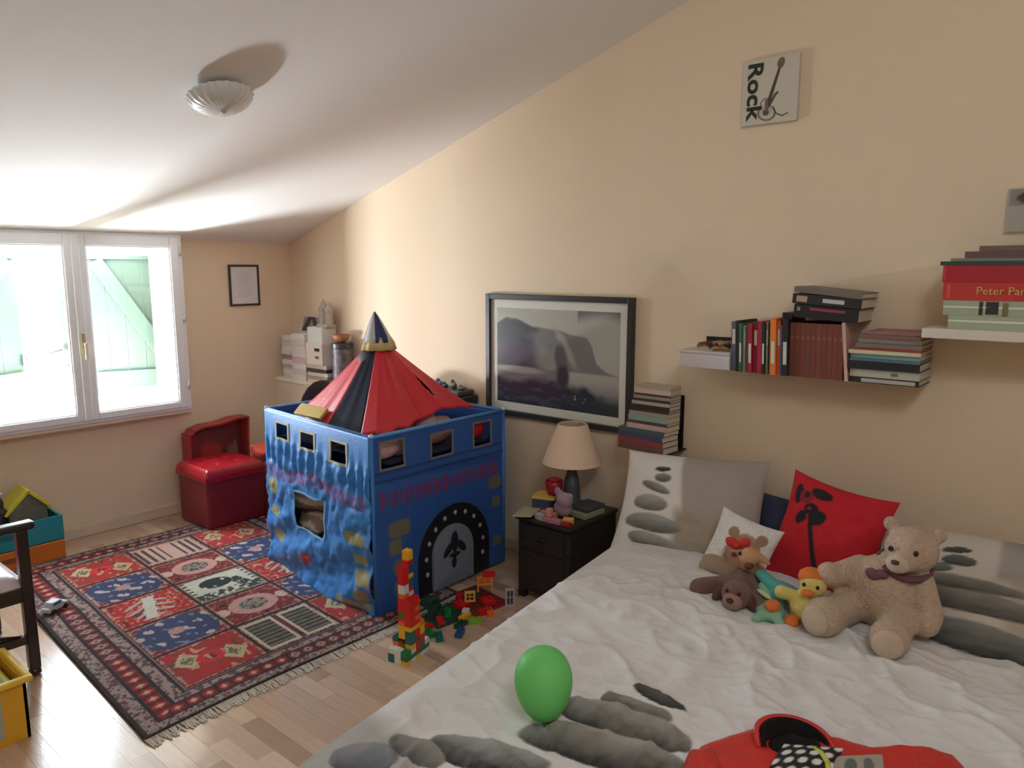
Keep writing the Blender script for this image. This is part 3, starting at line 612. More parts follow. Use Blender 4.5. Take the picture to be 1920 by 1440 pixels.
# standing collar: red outside, black fleece inside
CC = np.array(jp(1492, 1398, .06)); vdir = np.array([.76, .65]); sdir = np.array([.65, -.76])
def collar(r, hgt, name, m, parent=jk):
    th = np.linspace(R(-100), R(100), 40); vv = np.linspace(0, 1, 10); T_, V_ = np.meshgrid(th, vv)
    a = r * .55 * np.cos(T_) + .012 * V_; b_ = r * np.sin(T_)
    X = CC[0] + a * vdir[0] + b_ * sdir[0]; Y = CC[1] + a * vdir[1] + b_ * sdir[1]; Z = BZ + .05 + hgt * V_ * (.22 + .78 * np.clip(np.cos(T_ * .8), 0, 1)) - .012 * (b_ / r)
    return MB().grid(X, Y, Z).build(name, m, parent, smooth=True, solid=.012)
collar(.090, .050, 'collar', m_red)
collar(.078, .048, 'collar_lining', mat('black_fleece', (20, 17, 18), .98, bump=.9, bscale=200))
puff([tuple(CC + a * vdir + b_ * sdir) for a, b_ in ((.04, 0), (.02, .065), (-.04, .06), (-.075, .03), (-.05, -.03), (-.02, -.07), (.02, -.06))], .022, 'neck_lining', MATS['black_fleece'], z0=BZ + .052, seed=3)
P_u, P_v = uv(40, 40)
def dots(u, v):
    P = Paint(u, v, (30, 30, 34))
    for i in range(5):
        for j in range(5): P.el((i + .5 * (j % 2)) / 4.4 + .03, j / 4.4 + .06, .075, .075, (226, 224, 218), soft=.2)
    return P.flat()
def patch(name, p, q, r, z, colf, mt=M_paint, bend=.012):
    p, q, r = map(np.array, (p, q, r)); X = p[0] + (q - p)[0] * P_u + (r - p)[0] * P_v; Y = p[1] + (q - p)[1] * P_u + (r - p)[1] * P_v
    Z = z + bend * (1 - (2 * P_u - 1) ** 2) * (1 - (2 * P_v - 1) ** 2); return MB().grid(X, Y, Z, C=colf(P_u, P_v)).build(name, mt, jk, smooth=True, solid=.004)
PZ = .075
patch('dotted_hood_lining', jp(1425, 1470, PZ), jp(1545, 1480, PZ), jp(1470, 1396, PZ), BZ + PZ, dots)
patch('printed_badge', jp(1560, 1475, PZ), jp(1660, 1470, PZ), jp(1560, 1420, PZ), BZ + PZ, lambda u, v: Paint(u, v, (168, 164, 150)).el(.35, .5, .12, .3, (96, 104, 96)).el(.7, .5, .1, .3, (110, 112, 108)).flat())
s = MB().tube([(*jp(1522, 1402, PZ), BZ + PZ), (*jp(1540, 1412, PZ + .01), BZ + PZ + .01), (*jp(1552, 1430, PZ + .01), BZ + PZ + .01), (*jp(1556, 1460, PZ + .01), BZ + PZ + .01)], .006); s.build('zip_piping', cm((206, 208, 96), .6), jk, smooth=True)
rc = thing('red_cloth', 'small red crumpled cloth lying on the pebbles left of the jacket', 'cloth', (*jp(1115, 1452), BZ))
puff([jp(1085, 1442), jp(1110, 1428), jp(1138, 1434), jp(1150, 1470), jp(1080, 1480)], .03, 'cloth', cm((190, 30, 40), .8), parent=rc, seed=9)

# ------------------------------------------------------------------ castle tent
A_, B_, D_, C_ = (2.075, 2.575), (2.955, 2.56), (2.165, 3.56), (2.965, 3.54)
HT = .855
ct = thing('castle_play_tent', 'blue fabric castle play tent with red pointed roof standing on the rug', 'play tent', (2.54, 3.06, .012))
m_tent = mat('tent_fabric', rough=.42, paint=True, bump=.12, bscale=90, spec=.5, sheen=.1)
BLUE, BLUE_SHADED = (46, 132, 214), (40, 88, 166)  # one tent blue; the darker has the back-lit front's shade painted in
def panel(name, p, q, holes, paint, disp, outward, mres=(110, 106), base=.012):
    us = np.unique(np.concatenate([np.linspace(0, 1, mres[0])] + [[h[0], h[1]] for h in holes])); vs = np.unique(np.concatenate([np.linspace(0, 1, mres[1])] + [[h[2], h[3]] for h in holes]))
    U, V = np.meshgrid(us, vs); d = disp(U, V)
    X = p[0] + (q[0] - p[0]) * U + outward[0] * d; Y = p[1] + (q[1] - p[1]) * U + outward[1] * d; Z = base + (HT - base) * V
    uc, vc = np.meshgrid((us[1:] + us[:-1]) / 2, (vs[1:] + vs[:-1]) / 2); keep = np.ones_like(uc, bool)
    for h in holes: keep &= ~((uc > h[0]) & (uc < h[1]) & (vc > h[2]) & (vc < h[3]))
    o = MB().grid(X, Y, Z, keep=keep, C=paint(U, V)).build(name, m_tent, ct, smooth=True, solid=.002)
    f = lambda u, v, off=0: (p[0] + (q[0] - p[0]) * u + outward[0] * (float(disp(np.array([[u]]), np.array([[v]]))[0, 0]) + off), p[1] + (q[1] - p[1]) * u + outward[1] * (float(disp(np.array([[u]]), np.array([[v]]))[0, 0]) + off), base + (HT - base) * v)
    return o, f
def ring(parent, f, u0, u1, v0, v1, w_, m, name, off=.004):
    b = MB(); n = 8
    def strip(a, b_):
        for k in range(n):
            s0, s1 = k / n, (k + 1) / n; L4 = lambda A, s: (A[0][0] + (A[1][0] - A[0][0]) * s, A[0][1] + (A[1][1] - A[0][1]) * s)
            q = [L4(a, s0), L4(a, s1), L4(b_, s1), L4(b_, s0)]; b.add([f(*x_, off) for x_ in q] + [f(*x_, off - .003) for x_ in q], [(0, 1, 2, 3), (7, 6, 5, 4), (0, 3, 7, 4), (1, 5, 6, 2), (0, 4, 5, 1), (3, 2, 6, 7)])
    wu, wv = w_; o = [(u0 - wu, v0 - wv), (u1 + wu, v0 - wv), (u1 + wu, v1 + wv), (u0 - wu, v1 + wv)]; i = [(u0, v0), (u1, v0), (u1, v1), (u0, v1)]
    for k in range(4): strip((o[k], o[(k + 1) % 4]), (i[k], i[(k + 1) % 4]))
    return b.build(name, m, parent)
def dL(U, V):
    crk = ((fbm(U * 13 + V * 4, V * 10, 31, 3) - .45) * .034 + (np.abs(2 * fbm(U * 9 - V * 5, V * 9 + U * 4, 17, 3) - .9)) * .03) * np.clip((.86 - V) / .1, 0, 1)
    fold = .013 * np.sin((V * 1.4 - U * .55) * 17 + 3 * vn(U * 3, V * 3, 2)) * np.clip((.5 - V) / .3, 0, 1)
    gath = .008 * np.sin(U * 75 + 5 * vn(U * 5, V * 5, 6)) * np.exp(-((V - .74) / .09) ** 2)
    return crk * .7 + fold + gath + .03 * np.sin(np.pi * U) * (1 - V) + .012
def pL(U, V):
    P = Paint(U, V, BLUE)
    s = (np.mod(U * 22 + .4 * np.sin(V * 40), 1) < .55) & (np.abs(V - .635 + .02 * np.sin(U * 9)) < .042) & (U > .03) & (U < .97); P.put(s * .8, (150, 70, 130))
    for cu, cv, a, b in ((.08, .52, .05, .05), (.09, .36, .05, .03), (.88, .41, .08, .035), (.91, .30, .05, .03), (.93, .20, .06, .045), (.92, .10, .05, .035), (.85, .035, .12, .02), (.12, .2, .06, .03)): P.el(cu, cv, a, b, (152, 150, 112), power=5, soft=.1)
    P.el(.45, .16, .06, .035, (176, 60, 70), rot=.6)
    return P.flat()
hL = [(.135, .255, .845, .935), (.395, .52, .835, .925), (.68, .81, .815, .925), (.33, .61, .33, .545)]
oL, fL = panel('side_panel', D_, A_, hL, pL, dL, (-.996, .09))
def dF(U, V): return .008 * (fbm(U * 4, V * 4, 12) - .4) + .006 * np.sin(V * 40 + U * 3) * np.exp(-((V - .72) / .05) ** 2) + .02 * np.exp(-((U - .15) / .2) ** 2) * (1 - V)
def pF(U, V):  # front ground and prints carry the painted back-light shade
    P = Paint(U, V, BLUE_SHADED); s = (np.mod(U * 24, 1) < .6) & (np.abs(V - .64) < .042 + .01 * np.sin(np.floor(U * 24) * 9)) & (U > .04) & (U < .96); P.put(s * .85, (128, 46, 88))
    for cu, cv, a, b in ((.16, .46, .075, .045), (.13, .36, .04, .045), (.165, .24, .055, .045), (.15, .12, .04, .04), (.92, .55, .055, .04), (.93, .42, .035, .035), (.94, .16, .04, .03)): P.el(cu, cv, a, b, (112, 112, 92), power=5, soft=.1)
    P.put(np.abs(V - .745) < .006, (28, 58, 116)); P.put(np.abs(V - .79) < .004, (28, 58, 116))
    return P.flat()
hF = [(.055, .205, .815, .955), (.41, .565, .81, .94), (.745, .885, .81, .95)]
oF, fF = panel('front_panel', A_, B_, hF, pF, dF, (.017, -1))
zero = lambda U, V: .004 * (fbm(U * 5, V * 5, 3) - .4)
panel('back_panel', D_, C_, [], lambda u, v: Paint(u, v, BLUE_SHADED).flat(), zero, (0, 1), (30, 30)); panel('side_panel', B_, C_, [], lambda u, v: Paint(u, v, BLUE_SHADED).flat(), zero, (1, 0), (30, 30))
m_trim = cm((176, 172, 150), .7)
for h in hL[:3]: ring(oL, fL, *h, (.016, .014), m_trim, 'window_trim')
for h in hF: ring(oF, fF, *h, (.012, .012), cm((120, 120, 112), .7), 'window_trim')
ring(oL, fL, *hL[3], (.012, .012), cm((120, 178, 226), .6), 'window_trim')
# binding along the top rim and corner poles
rim = MB(); n = 24
for p, q in ((D_, A_), (A_, B_), (B_, C_), (C_, D_)): rim.cyl((*p, HT), (*q, HT), .009, n=8)
rim.build('rim_binding', cm((86, 150, 214), .5), ct, smooth=True)
for p in (A_, B_, C_, D_): MB().cyl((p[0], p[1], .012), (p[0], p[1], HT + .004), .010, n=8).build('corner_pole', cm((58, 120, 196), .5), ct, smooth=True)
for p in (A_, B_, C_, D_): MB().ell((p[0], p[1], HT + .006), (.012, .012, .010)).build('pole_cap', cm((210, 214, 222), .4), ct, smooth=True)
# doorway: dark arch, studs, grey flap with a lily emblem
fu = lambda x: (x - A_[0]) / (B_[0] - A_[0])
def archpts(x0, x1, zb, zs, n=14):
    c, r = (x0 + x1) / 2, (x1 - x0) / 2; return [(x0, zb), (x1, zb)] + [(c + r * math.cos(math.pi * k / n), zs + (r * 1.02) * math.sin(math.pi * k / n)) for k in range(n + 1)]
fp = lambda x, z, off: fF(fu(x), (z - .012) / (HT - .012), off)
def arch(name, x0, x1, zb, zs, o0, o1, m, parent, bulge=0):
    pts = archpts(x0, x1, zb, zs); c = ((x0 + x1) / 2, zs * .6); V = []; F = []; k = 6; n = len(pts)
    for off in (o1, o0):
        for j in range(k + 1):
            f = j / k
            for x, z in pts: V.append(fp(c[0] + (x - c[0]) * f, c[1] + (z - c[1]) * f, off + (bulge * (1 - f ** 2) if off == o1 else 0)))
    for j in range(k):
        for i in range(n): a = j * n + i; b_ = j * n + (i + 1) % n; F.append((a, b_, b_ + n, a + n)); s = (k + 1) * n; F.append((s + a, s + a + n, s + b_ + n, s + b_))
    for i in range(n): a = k * n + i; b_ = k * n + (i + 1) % n; s = (k + 1) * n; F.append((a, b_, s + b_, s + a))
    return MB().add(V, F).build(name, m, parent, smooth=False)
ar = arch('door_arch', 2.325, 2.835, .016, .17, .0, .006, cm((20, 22, 32), .6), oF)
for a in range(11):
    th = R(-14 + a * 20.8); cx_, cz_ = 2.58 + .205 * math.cos(th), .17 + .215 * math.sin(th)
    q = fp(cx_, max(cz_, .05), .010); MB().ell(q, (.011, .006, .013), nu=10, nv=6).build('stud', cm((168, 170, 172), .5), ar, smooth=True)
flp = arch('door_flap', 2.415, 2.70, .02, .185, .007, .02, cm((122, 130, 148), .7), oF, bulge=.012)
em = MB()
for (x, z, a, b_, r) in ((2.553, .245, .024, .056, 0), (2.508, .212, .020, .044, .75), (2.600, .212, .020, .044, -.75), (2.553, .178, .040, .012, 0), (2.548, .140, .017, .032, .1)):
    q = fp(x, z, .033); em.ell(q, (a, .004, b_), rot=(0, r, 0), nu=12, nv=8)
em.build('lily_emblem', cm((24, 26, 36), .7), flp, smooth=True)
# roof: fabric pyramid from base outline up to a collar
apx = (2.50, 3.02)
base_pts = [(2.205, 3.36, .845), (2.13, 3.02, .80), (2.115, 2.70, .84), (2.15, 2.625, .85), (2.30, 2.615, .85), (2.47, 2.66, .87), (2.62, 2.66, .90), (2.84, 2.655, .875), (2.86, 3.0, .88), (2.84, 3.42, .87), (2.5, 3.48, .87), (2.205, 3.36, .845)]
top_r, top_z = .055, 1.205
def roof_part(i0, i1, name, m, n=16, fold=.02, keep=None, seed=0, off=0):
    bp = np.array(base_pts[i0:i1 + 1]); L_ = np.concatenate([[0], np.cumsum(np.linalg.norm(np.diff(bp, axis=0), axis=1))]); q = np.linspace(0, L_[-1], n * (i1 - i0) + 1)
    Bx, By, Bz = (np.interp(q, L_, bp[:, k]) for k in range(3)); vs = np.linspace(0, 1, 22)[:, None]
    an = np.arctan2(By - apx[1], Bx - apx[0]); Tx, Ty = apx[0] + top_r * np.cos(an), apx[1] + top_r * np.sin(an)
    f = vs ** 1.0; X = Bx + (Tx - Bx) * f; Y = By + (Ty - By) * f; Z = Bz + (top_z - Bz) * (f ** 1.12)
    d = fold * np.sin(q * 42 + seed) * (1 - vs) ** .7 * np.sin(np.pi * np.linspace(0, 1, len(q))) + off; nx, ny = np.cos(an), np.sin(an)
    k = None
    if keep is not None: uu, vv = np.meshgrid(np.linspace(0, 1, len(q) - 1), np.linspace(0, 1, 21)); k = keep(uu, vv)
    return MB().grid(X + nx * d, Y + ny * d, Z - d * .5, keep=k).build(name, m, ct, smooth=True, solid=.003)
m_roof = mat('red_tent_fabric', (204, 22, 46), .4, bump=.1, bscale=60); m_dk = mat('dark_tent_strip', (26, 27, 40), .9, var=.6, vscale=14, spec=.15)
roof_part(0, 1, 'roof_panel', m_roof, fold=.012)
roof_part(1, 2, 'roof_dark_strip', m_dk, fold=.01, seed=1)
roof_part(2, 5, 'roof_panel', m_roof, fold=.014, seed=2)
roof_part(5, 7, 'roof_panel', m_roof, fold=.006, keep=lambda u, v: ~((np.abs(u - .47 - (v - .4) * .05) < .045 * np.sin(np.clip((v - .2) / .38, 0, 1) * np.pi)) & (v > .2) & (v < .58)), n=26)
roof_part(7, 11, 'roof_panel', m_roof, fold=.01)
Ma = Matrix.Translation((apx[0], apx[1], 0))
b = MB(); b.lathe([(.088, 1.185), (.078, 1.22), (.062, 1.25)], 36, Ma, flute=.07, nf=9, cap=False); b.build('scalloped_collar', cm((206, 184, 124), .7), ct, smooth=True, solid=.003)
b = MB(); b.lathe([(.094, 1.13), (.075, 1.19)], 30, Ma, cap=False); b.build('collar_dark_band', cm((60, 58, 56), .7), ct, smooth=True, solid=.003)  # plain dark grey band round the roof under the collar
cols = [((196, 196, 196), 'cone_panel'), ((44, 50, 104), 'cone_panel'), ((206, 204, 198), 'cone_panel'), ((58, 62, 96), 'cone_panel'), ((196, 190, 170), 'cone_panel'), ((44, 50, 104), 'cone_panel')]
for k, (c_, nm) in enumerate(cols):
    a0, a1 = R(180 + k * 60 - 20), R(180 + (k + 1) * 60 - 20); th = np.linspace(a0, a1, 8); v = np.linspace(0, 1, 8); T_, V_ = np.meshgrid(th, v)
    rr_ = .074 * (1 - V_) ** .85 + .002; MB().grid(apx[0] + rr_ * np.cos(T_) - .012 * V_, apx[1] + rr_ * np.sin(T_) + .01 * V_, 1.225 + .155 * V_).build(nm, cm(c_, .6), ct, smooth=True, solid=.003)
# dark printed pieces hanging down the roof below the collar on the window side
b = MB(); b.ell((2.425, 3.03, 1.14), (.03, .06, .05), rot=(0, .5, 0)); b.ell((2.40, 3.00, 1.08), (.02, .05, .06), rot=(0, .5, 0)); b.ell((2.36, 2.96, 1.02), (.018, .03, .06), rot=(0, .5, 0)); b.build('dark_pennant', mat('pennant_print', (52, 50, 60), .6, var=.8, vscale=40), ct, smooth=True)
# tent contents
lb = thing('toy_heap_cloth', 'crumpled brown and cream blanket seen through the castle tent window', 'blanket', (2.18, 3.08, .2))
def blanket(u, v):
    P = Paint(u, v, (150, 132, 116)); P.put((np.sin(v * 30 + 4 * vn(u * 4, v * 4, 1)) > .4), (206, 198, 184)); P.put((np.sin(v * 21 + 3 * vn(u * 3, v * 5, 5)) < -.6), (70, 58, 52)); return P.flat()
u, v = uv(40, 40); MB().grid(2.142 + .03 * vn(u * 5, v * 4, 3) + .02 * np.sin(v * 14 + u * 3) + .06 * (1 - u), 2.86 + .44 * u, .20 + .36 * v, C=blanket(u, v)).build('blanket', M_paint, lb, smooth=True, solid=.01)
def heap_box(name, label, cat, c, d, rz, rgb, tilt=(0, 0), rough=.5, bevel=.004):
    b = MB().cbox((0, 0, 0), d, Matrix.Translation(c) @ Euler((tilt[0], tilt[1], rz)).to_matrix().to_4x4()); return tag(b.build(name, cm(rgb, rough), bevel=bevel), label, cat)
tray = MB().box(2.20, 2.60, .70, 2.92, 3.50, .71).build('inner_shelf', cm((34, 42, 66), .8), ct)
heap_box('picture_book', 'yellow edged book lying on the near left rim of the castle tent', 'book', (2.178, 3.17, .885), (.07, .20, .018), .05, (206, 176, 90), tilt=(.05, -.7))
t = thing('navy_cloth', 'dark navy cloth bunched inside the castle tent rim below the roof', 'cloth', (2.18, 2.9, .71)); b = MB(); b.ell((2.20, 2.98, .80), (.05, .10, .055)); b.ell((2.17, 2.86, .82), (.035, .08, .04)); b.ell((2.25, 3.06, .78), (.06, .08, .06)); b.build('cloth', mat('navy_cloth', (42, 40, 62), .9, var=.5, vscale=25), t, remesh=.01)
t = thing('pink_cloth', 'pale pink and white cloth poking out under the right roof panel', 'cloth', (2.6, 2.72, .71)); b = MB(); b.ell((2.56, 2.73, .82), (.09, .045, .06), rot=(0, .3, 0)); b.ell((2.66, 2.74, .80), (.08, .05, .05)); b.ell((2.22, 2.66, .765), (.10, .04, .05)); b.ell((2.34, 2.68, .75), (.10, .04, .045)); b.ell((2.60, 2.72, .76), (.12, .05, .05)); b.build('cloth', mat('pink_cloth', (214, 170, 166), .9, var=.3, vscale=22, bump=.6, bscale=20), t, remesh=.01)
t = thing('red_ball', 'red toy seen through the right battlement window of the tent', 'toy', (2.80, 2.66, .71)); MB().ell((2.81, 2.645, .775), (.075, .05, .065)).build('ball', cm((196, 34, 40), .5), t, smooth=True)
t = thing('black_chair_back', 'rounded black chair back peeking out behind the left roof panel', 'chair', (2.66, 3.72, 0))
MB().ell((2.64, 3.73, .74), (.17, .03, .20)).build('backrest', cm((22, 22, 24), .6), t, smooth=True); MB().box(2.62, 3.72, .02, 2.66, 3.75, .7).build('post', cm((30, 30, 32), .4), t); MB().box(2.50, 3.64, .0, 2.80, 3.84, .02).build('base', cm((30, 30, 32), .4), t, bevel=.004); MB().box(2.50, 3.76, .40, 2.80, 4.04, .45).build('seat', cm((22, 22, 24), .6), t, bevel=.015)

# ------------------------------------------------------------------ ledge along the right wall with papers, black case
lg = thing('wall_ledge', 'long narrow white ledge cabinet along the right wall', 'ledge', (3.05, 3.8, 0))
MB().box(2.985, 2.86, 0, WX, WY, .80).build('body', mat('ledge_paint', (232, 216, 194), .6), lg); MB().box(2.978, 2.85, .80, WX, WY, .822).build('top', cm((236, 226, 210), .5), lg, bevel=.003)
LZ = .822
def paper_stack(name, label, y0, y1, x0, z0, z1, n, tones, cat='papers'):
    t = thing(name, label, cat, ((x0 + 3.13) / 2, (y0 + y1) / 2, z0)); rr = random.Random(int(y0 * 100)); h = (z1 - z0) / n
    for i in range(n):
        j, k = rr.uniform(-.008, .008), rr.uniform(-.006, .006); MB().box(x0 + j + .008, y0 + k, z0 + i * h, 3.13, y1 + k, z0 + (i + 1) * h - .001).build('sheaf', cm(tones[i % len(tones)], .7), t)
    return t
WT = [(222, 218, 214), (232, 230, 226), (206, 202, 200), (226, 222, 216), (170, 166, 164)]
paper_stack('paper_tray', 'tall stack of white papers nearest the room corner on the ledge', 4.57, 4.70, 3.0, LZ, 1.13, 9, WT)
paper_stack('paper_tray', 'stack of white and pink papers beside the corner papers', 4.40, 4.565, 2.99, LZ, 1.15, 8, [(228, 224, 220), (222, 210, 206), (232, 230, 226), (214, 190, 188), (230, 228, 224)])
tag(MB().box(3.06, 4.705, LZ, 3.12, 4.755, 1.0).build('cardboard_folder', cm((196, 172, 140), .8), bevel=.003), 'upright brown cardboard folder in the room corner', 'folder')
paper_stack('book_stack', 'low stack of cream books under the white carton on the ledge', 4.16, 4.385, 2.985, LZ, .95, 5, [(214, 202, 180), (176, 158, 140), (226, 220, 208), (70, 66, 62), (206, 196, 182)], 'books')
t = thing('white_carton', 'white carton with small dark marks on the ledge books', 'box', (3.06, 4.29, .95)); MB().box(2.99, 4.20, .95, 3.13, 4.385, 1.10).build('carton', cm((236, 228, 218), .6), t, bevel=.003); MB().box(3.0, 4.21, 1.10, 3.12, 4.375, 1.205).build('lid', cm((228, 232, 230), .6), t, bevel=.004)
MB().box(2.986, 4.23, 1.045, 2.99, 4.28, 1.065).build('mark', cm((40, 38, 38)), t); MB().box(2.986, 4.24, .995, 2.99, 4.275, 1.01).build('mark', cm((150, 60, 50)), t)
def photo(u, v):
    P = Paint(u, v, (206, 200, 196)); I = (u > .08) & (u < .92) & (v > .1) & (v < .95); P.put(I, (150, 136, 134)); P.put(I & (np.abs(u - .25 - .2 * (v - .5)) < .1), (66, 54, 56)); P.put(I & (np.abs(u - .6 + .3 * (v - .5)) < .09), (72, 60, 62)); P.put(I & (np.abs(u - .82) < .06), (84, 72, 72)); P.put(I & (fbm(u * 9, v * 9, 2) > .55) & (v < .4), (96, 80, 80)); return P.flat()
u, v = uv(36, 30); ph = thing('photo_card', 'unframed photo print propped above the white papers', 'photo', (3.11, 4.45, 1.15))
MB().grid(3.095 + .03 * v, 4.60 - .28 * u, 1.152 + .115 * v, C=photo(u, v)).build('print', M_print, ph, solid=.002)
og = thing('tower_ornament', 'pale grey twin tower ornament on top of the white carton', 'ornament', (3.07, 4.24, 1.205)); m_st = mat('pale_stone', (178, 170, 156), .8, var=.15, vscale=30)
MB().lathe([(.035, 0), (.032, .02), (.03, .11), (.036, .115), (.036, .13), (.03, .13), (.004, .19)], 10, Matrix.Translation((3.07, 4.275, 1.205))).build('tower', m_st, og, smooth=False)
MB().lathe([(.03, 0), (.026, .1), (.03, .105), (.03, .12), (.003, .165)], 10, Matrix.Translation((3.07, 4.215, 1.205))).build('tower', m_st, og); MB().box(3.03, 4.19, 1.205, 3.11, 4.31, 1.225).build('base', m_st, og, bevel=.003)
tn = thing('storage_tin', 'dark patterned tin with red and white print behind the tent roof', 'tin', (3.06, 4.07, LZ)); MB().lathe([(.068, 0), (.068, .25), (.064, .255), (.064, .27)], 24, Matrix.Translation((3.06, 4.07, LZ))).build('tin', mat('tin_print', (92, 84, 88), .5, var=1.6, vscale=26), tn, smooth=False); MB().lathe([(.071, .255), (.071, .285), (.03, .292)], 24, Matrix.Translation((3.06, 4.07, LZ))).build('lid', cm((60, 60, 66), .4), tn)
wb = thing('wooden_bowl', 'orange brown wooden bowl on top of the dark tin', 'bowl', (3.06, 4.08, LZ + .292)); MB().lathe([(.02, 0), (.045, .012), (.06, .045), (.055, .05), (.04, .02)], 20, Matrix.Translation((3.06, 4.08, LZ + .292))).build('bowl', cm((170, 112, 66), .5), wb, smooth=True)
cs = thing('black_case', 'flat black case lying on the ledge beside the large picture', 'case', (3.05, 3.04, LZ)); MB().box(2.985, 2.90, LZ, 3.135, 3.24, LZ + .055).build('case', cm((34, 32, 36), .5), cs, bevel=.012); MB().box(2.995, 2.93, LZ + .055, 3.13, 3.23, LZ + .085).build('lid', cm((78, 78, 84), .5), cs, bevel=.008)
for k, (y, hgt, r_, rgb, nm) in enumerate(((3.15, .05, .02, (60, 110, 116), 'teal'), (3.10, .035, .018, (44, 52, 74), 'navy'), (3.20, .03, .015, (40, 44, 60), 'dark blue'), (3.03, .055, .018, (96, 110, 100), 'grey green'), (2.965, .03, .022, (110, 92, 84), 'brown'))):
    t = thing('toy_figure', 'small %s toy figure standing on the black case' % nm, 'toy', (3.06, y, LZ + .085), 0, 'toy figures on the black case'); z = LZ + .085; b = MB(); b.ell((3.06, y, z + hgt * .35), (r_, r_ * 1.3, hgt * .4)); b.ell((3.055, y + .005, z + hgt * .8), (r_ * .7, r_ * .7, hgt * .25)); b.ell((3.05, y - r_, z + hgt * .5), (r_ * .5, r_ * .8, hgt * .18), rot=(.5, 0, 0)); b.build('body', cm(rgb, .5), t, remesh=.004)

# ------------------------------------------------------------------ wall pictures
def frame_y(name, label, x0, x1, z0, z1, y, wd, dp, m, art, artm=None):
    t = thing(name, label, 'picture', ((x0 + x1) / 2, y, z0)); frame_box(MB(), x0, x1, z0, z1, wd, wd, wd, wd, y - dp, y).build('frame', m, t, bevel=.002); return t
t = frame_y('framed_page', 'small dark framed page hanging beside the window', 2.66, 2.885, 1.345, 1.625, WY, .014, .015, cm((50, 36, 30), .4), None)
u, v = uv(60, 80)
def page(u, v):
    P = Paint(u, v, (214, 212, 214)); rr = random.Random(2)
    for k in range(13): z = .82 - k * .05; P.rect(.2 + rr.uniform(0, .12), .8 - rr.uniform(0, .14), z - .011, z + .011, (176, 176, 184), .01)
    return P.flat()
MB().grid(2.67 + .205 * u, WY - .008 + 0 * u, 1.355 + .26 * v, C=page(u, v)).build('page', M_print, t, solid=.002)
# the large landscape on the right wall
Y0, Y1, Z0, Z1 = 2.822, 1.872, .79, 1.462
t = thing('landscape_picture', 'large dark framed grey coastal landscape above the bedside lamp', 'picture', (WX - .02, 2.35, Z0)); m_fr = cm((46, 48, 48), .35)
def fx_box(mb, ya, yb, za, zb, wd, xa, xb): mb.box(xa, yb, za, xb, yb + wd, zb).box(xa, ya - wd, za, xb, ya, zb).box(xa, yb + wd, za, xb, ya - wd, za + wd).box(xa, yb + wd, zb - wd, xb, ya - wd, zb); return mb
fx_box(MB(), Y0, Y1, Z0, Z1, .03, WX - .034, WX).build('frame', m_fr, t, bevel=.003)
MB().box(WX - .018, Y1 + .02, Z0 + .02, WX - .014, Y0 - .02, Z1 - .02).build('mount', cm((206, 204, 192), .7), t)
def coast(u, v):
    P = Paint(u, v, (168, 168, 158)); P.put(np.clip((v - .86 - .05 * np.sin(u * 9)) / .1, 0, 1) * (u > .68), (112, 114, 112)); P.put(np.clip((v - .9) / .08, 0, 1) * (u < .3) * .5, (150, 156, 152))
    ox = [0, .08, .18, .3, .45, .55, .62, .75, .79, .83, .9, 1]; oz = [.85, .91, .90, .83, .82, .80, .77, .75, .68, .5, .43, .40]
    H = np.interp(u, ox, oz) + .02 * (fbm(u * 14, v * 2, 5) - .45); m = np.clip((H - v) / .02, 0, 1)
    P.put(m, (112, 114, 112)); P.put(m * np.clip((.42 - u - .25 * (fbm(u * 7, v * 7, 3) - .4)) / .15, 0, 1), (62, 68, 76)); P.put(m * np.clip((u - .62) / .1, 0, 1), (118, 118, 116))
    P.el(.50, .52, .05, .2, (148, 148, 140), rot=-.35, soft=.6); P.el(.59, .62, .035, .2, (150, 150, 142), rot=.4, soft=.7); P.el(.42, .5, .08, .1, (140, 140, 134), soft=.8); P.el(.55, .52, .05, .16, (92, 94, 98), rot=.1, soft=.5)
    P.el(.12, .55, .2, .1, (76, 68, 86), soft=.9)
    P.put(np.clip((.40 - v) / .02, 0, 1), (116, 114, 116)); P.put(np.clip((.40 - v) / .02, 0, 1) * np.clip((u - .56) / .05, 0, 1) * np.clip((v - .12) / .2, 0, 1), (164, 160, 150)); P.el(.2, .36, .2, .035, (156, 154, 150), soft=.6)
    d = np.clip((.30 - v + .16 * (fbm(u * 8, v * 8, 7) - .45) - .30 * np.clip(u - .55, 0, 1)) / .06, 0, 1); P.put(d, (56, 54, 66)); P.put(d * (fbm(u * 12, v * 30, 9) > .52) * .5, (86, 84, 96)); P.el(.57, .33, .05, .12, (60, 60, 70), soft=.5)
    P.put(np.clip((.2 - v) / .12, 0, 1) * np.clip((u - .5) / .2, 0, 1) * .85, (58, 64, 68)); P.put((fbm(u * 30, v * 30, 6) > .6) * np.clip(1 - np.hypot((u - .70) / .12, (v - .12) / .06), 0, 1), (180, 180, 172))
    return P.flat()
u, v = uv(150, 120); MB().grid(WX - .0185 + 0 * u, Y0 - .075 - (Y0 - Y1 - .15) * u, Z0 + .075 + (Z1 - Z0 - .15) * v, C=coast(u, v)).build('print', mat('glazed_print', rough=.25, paint=True), t)
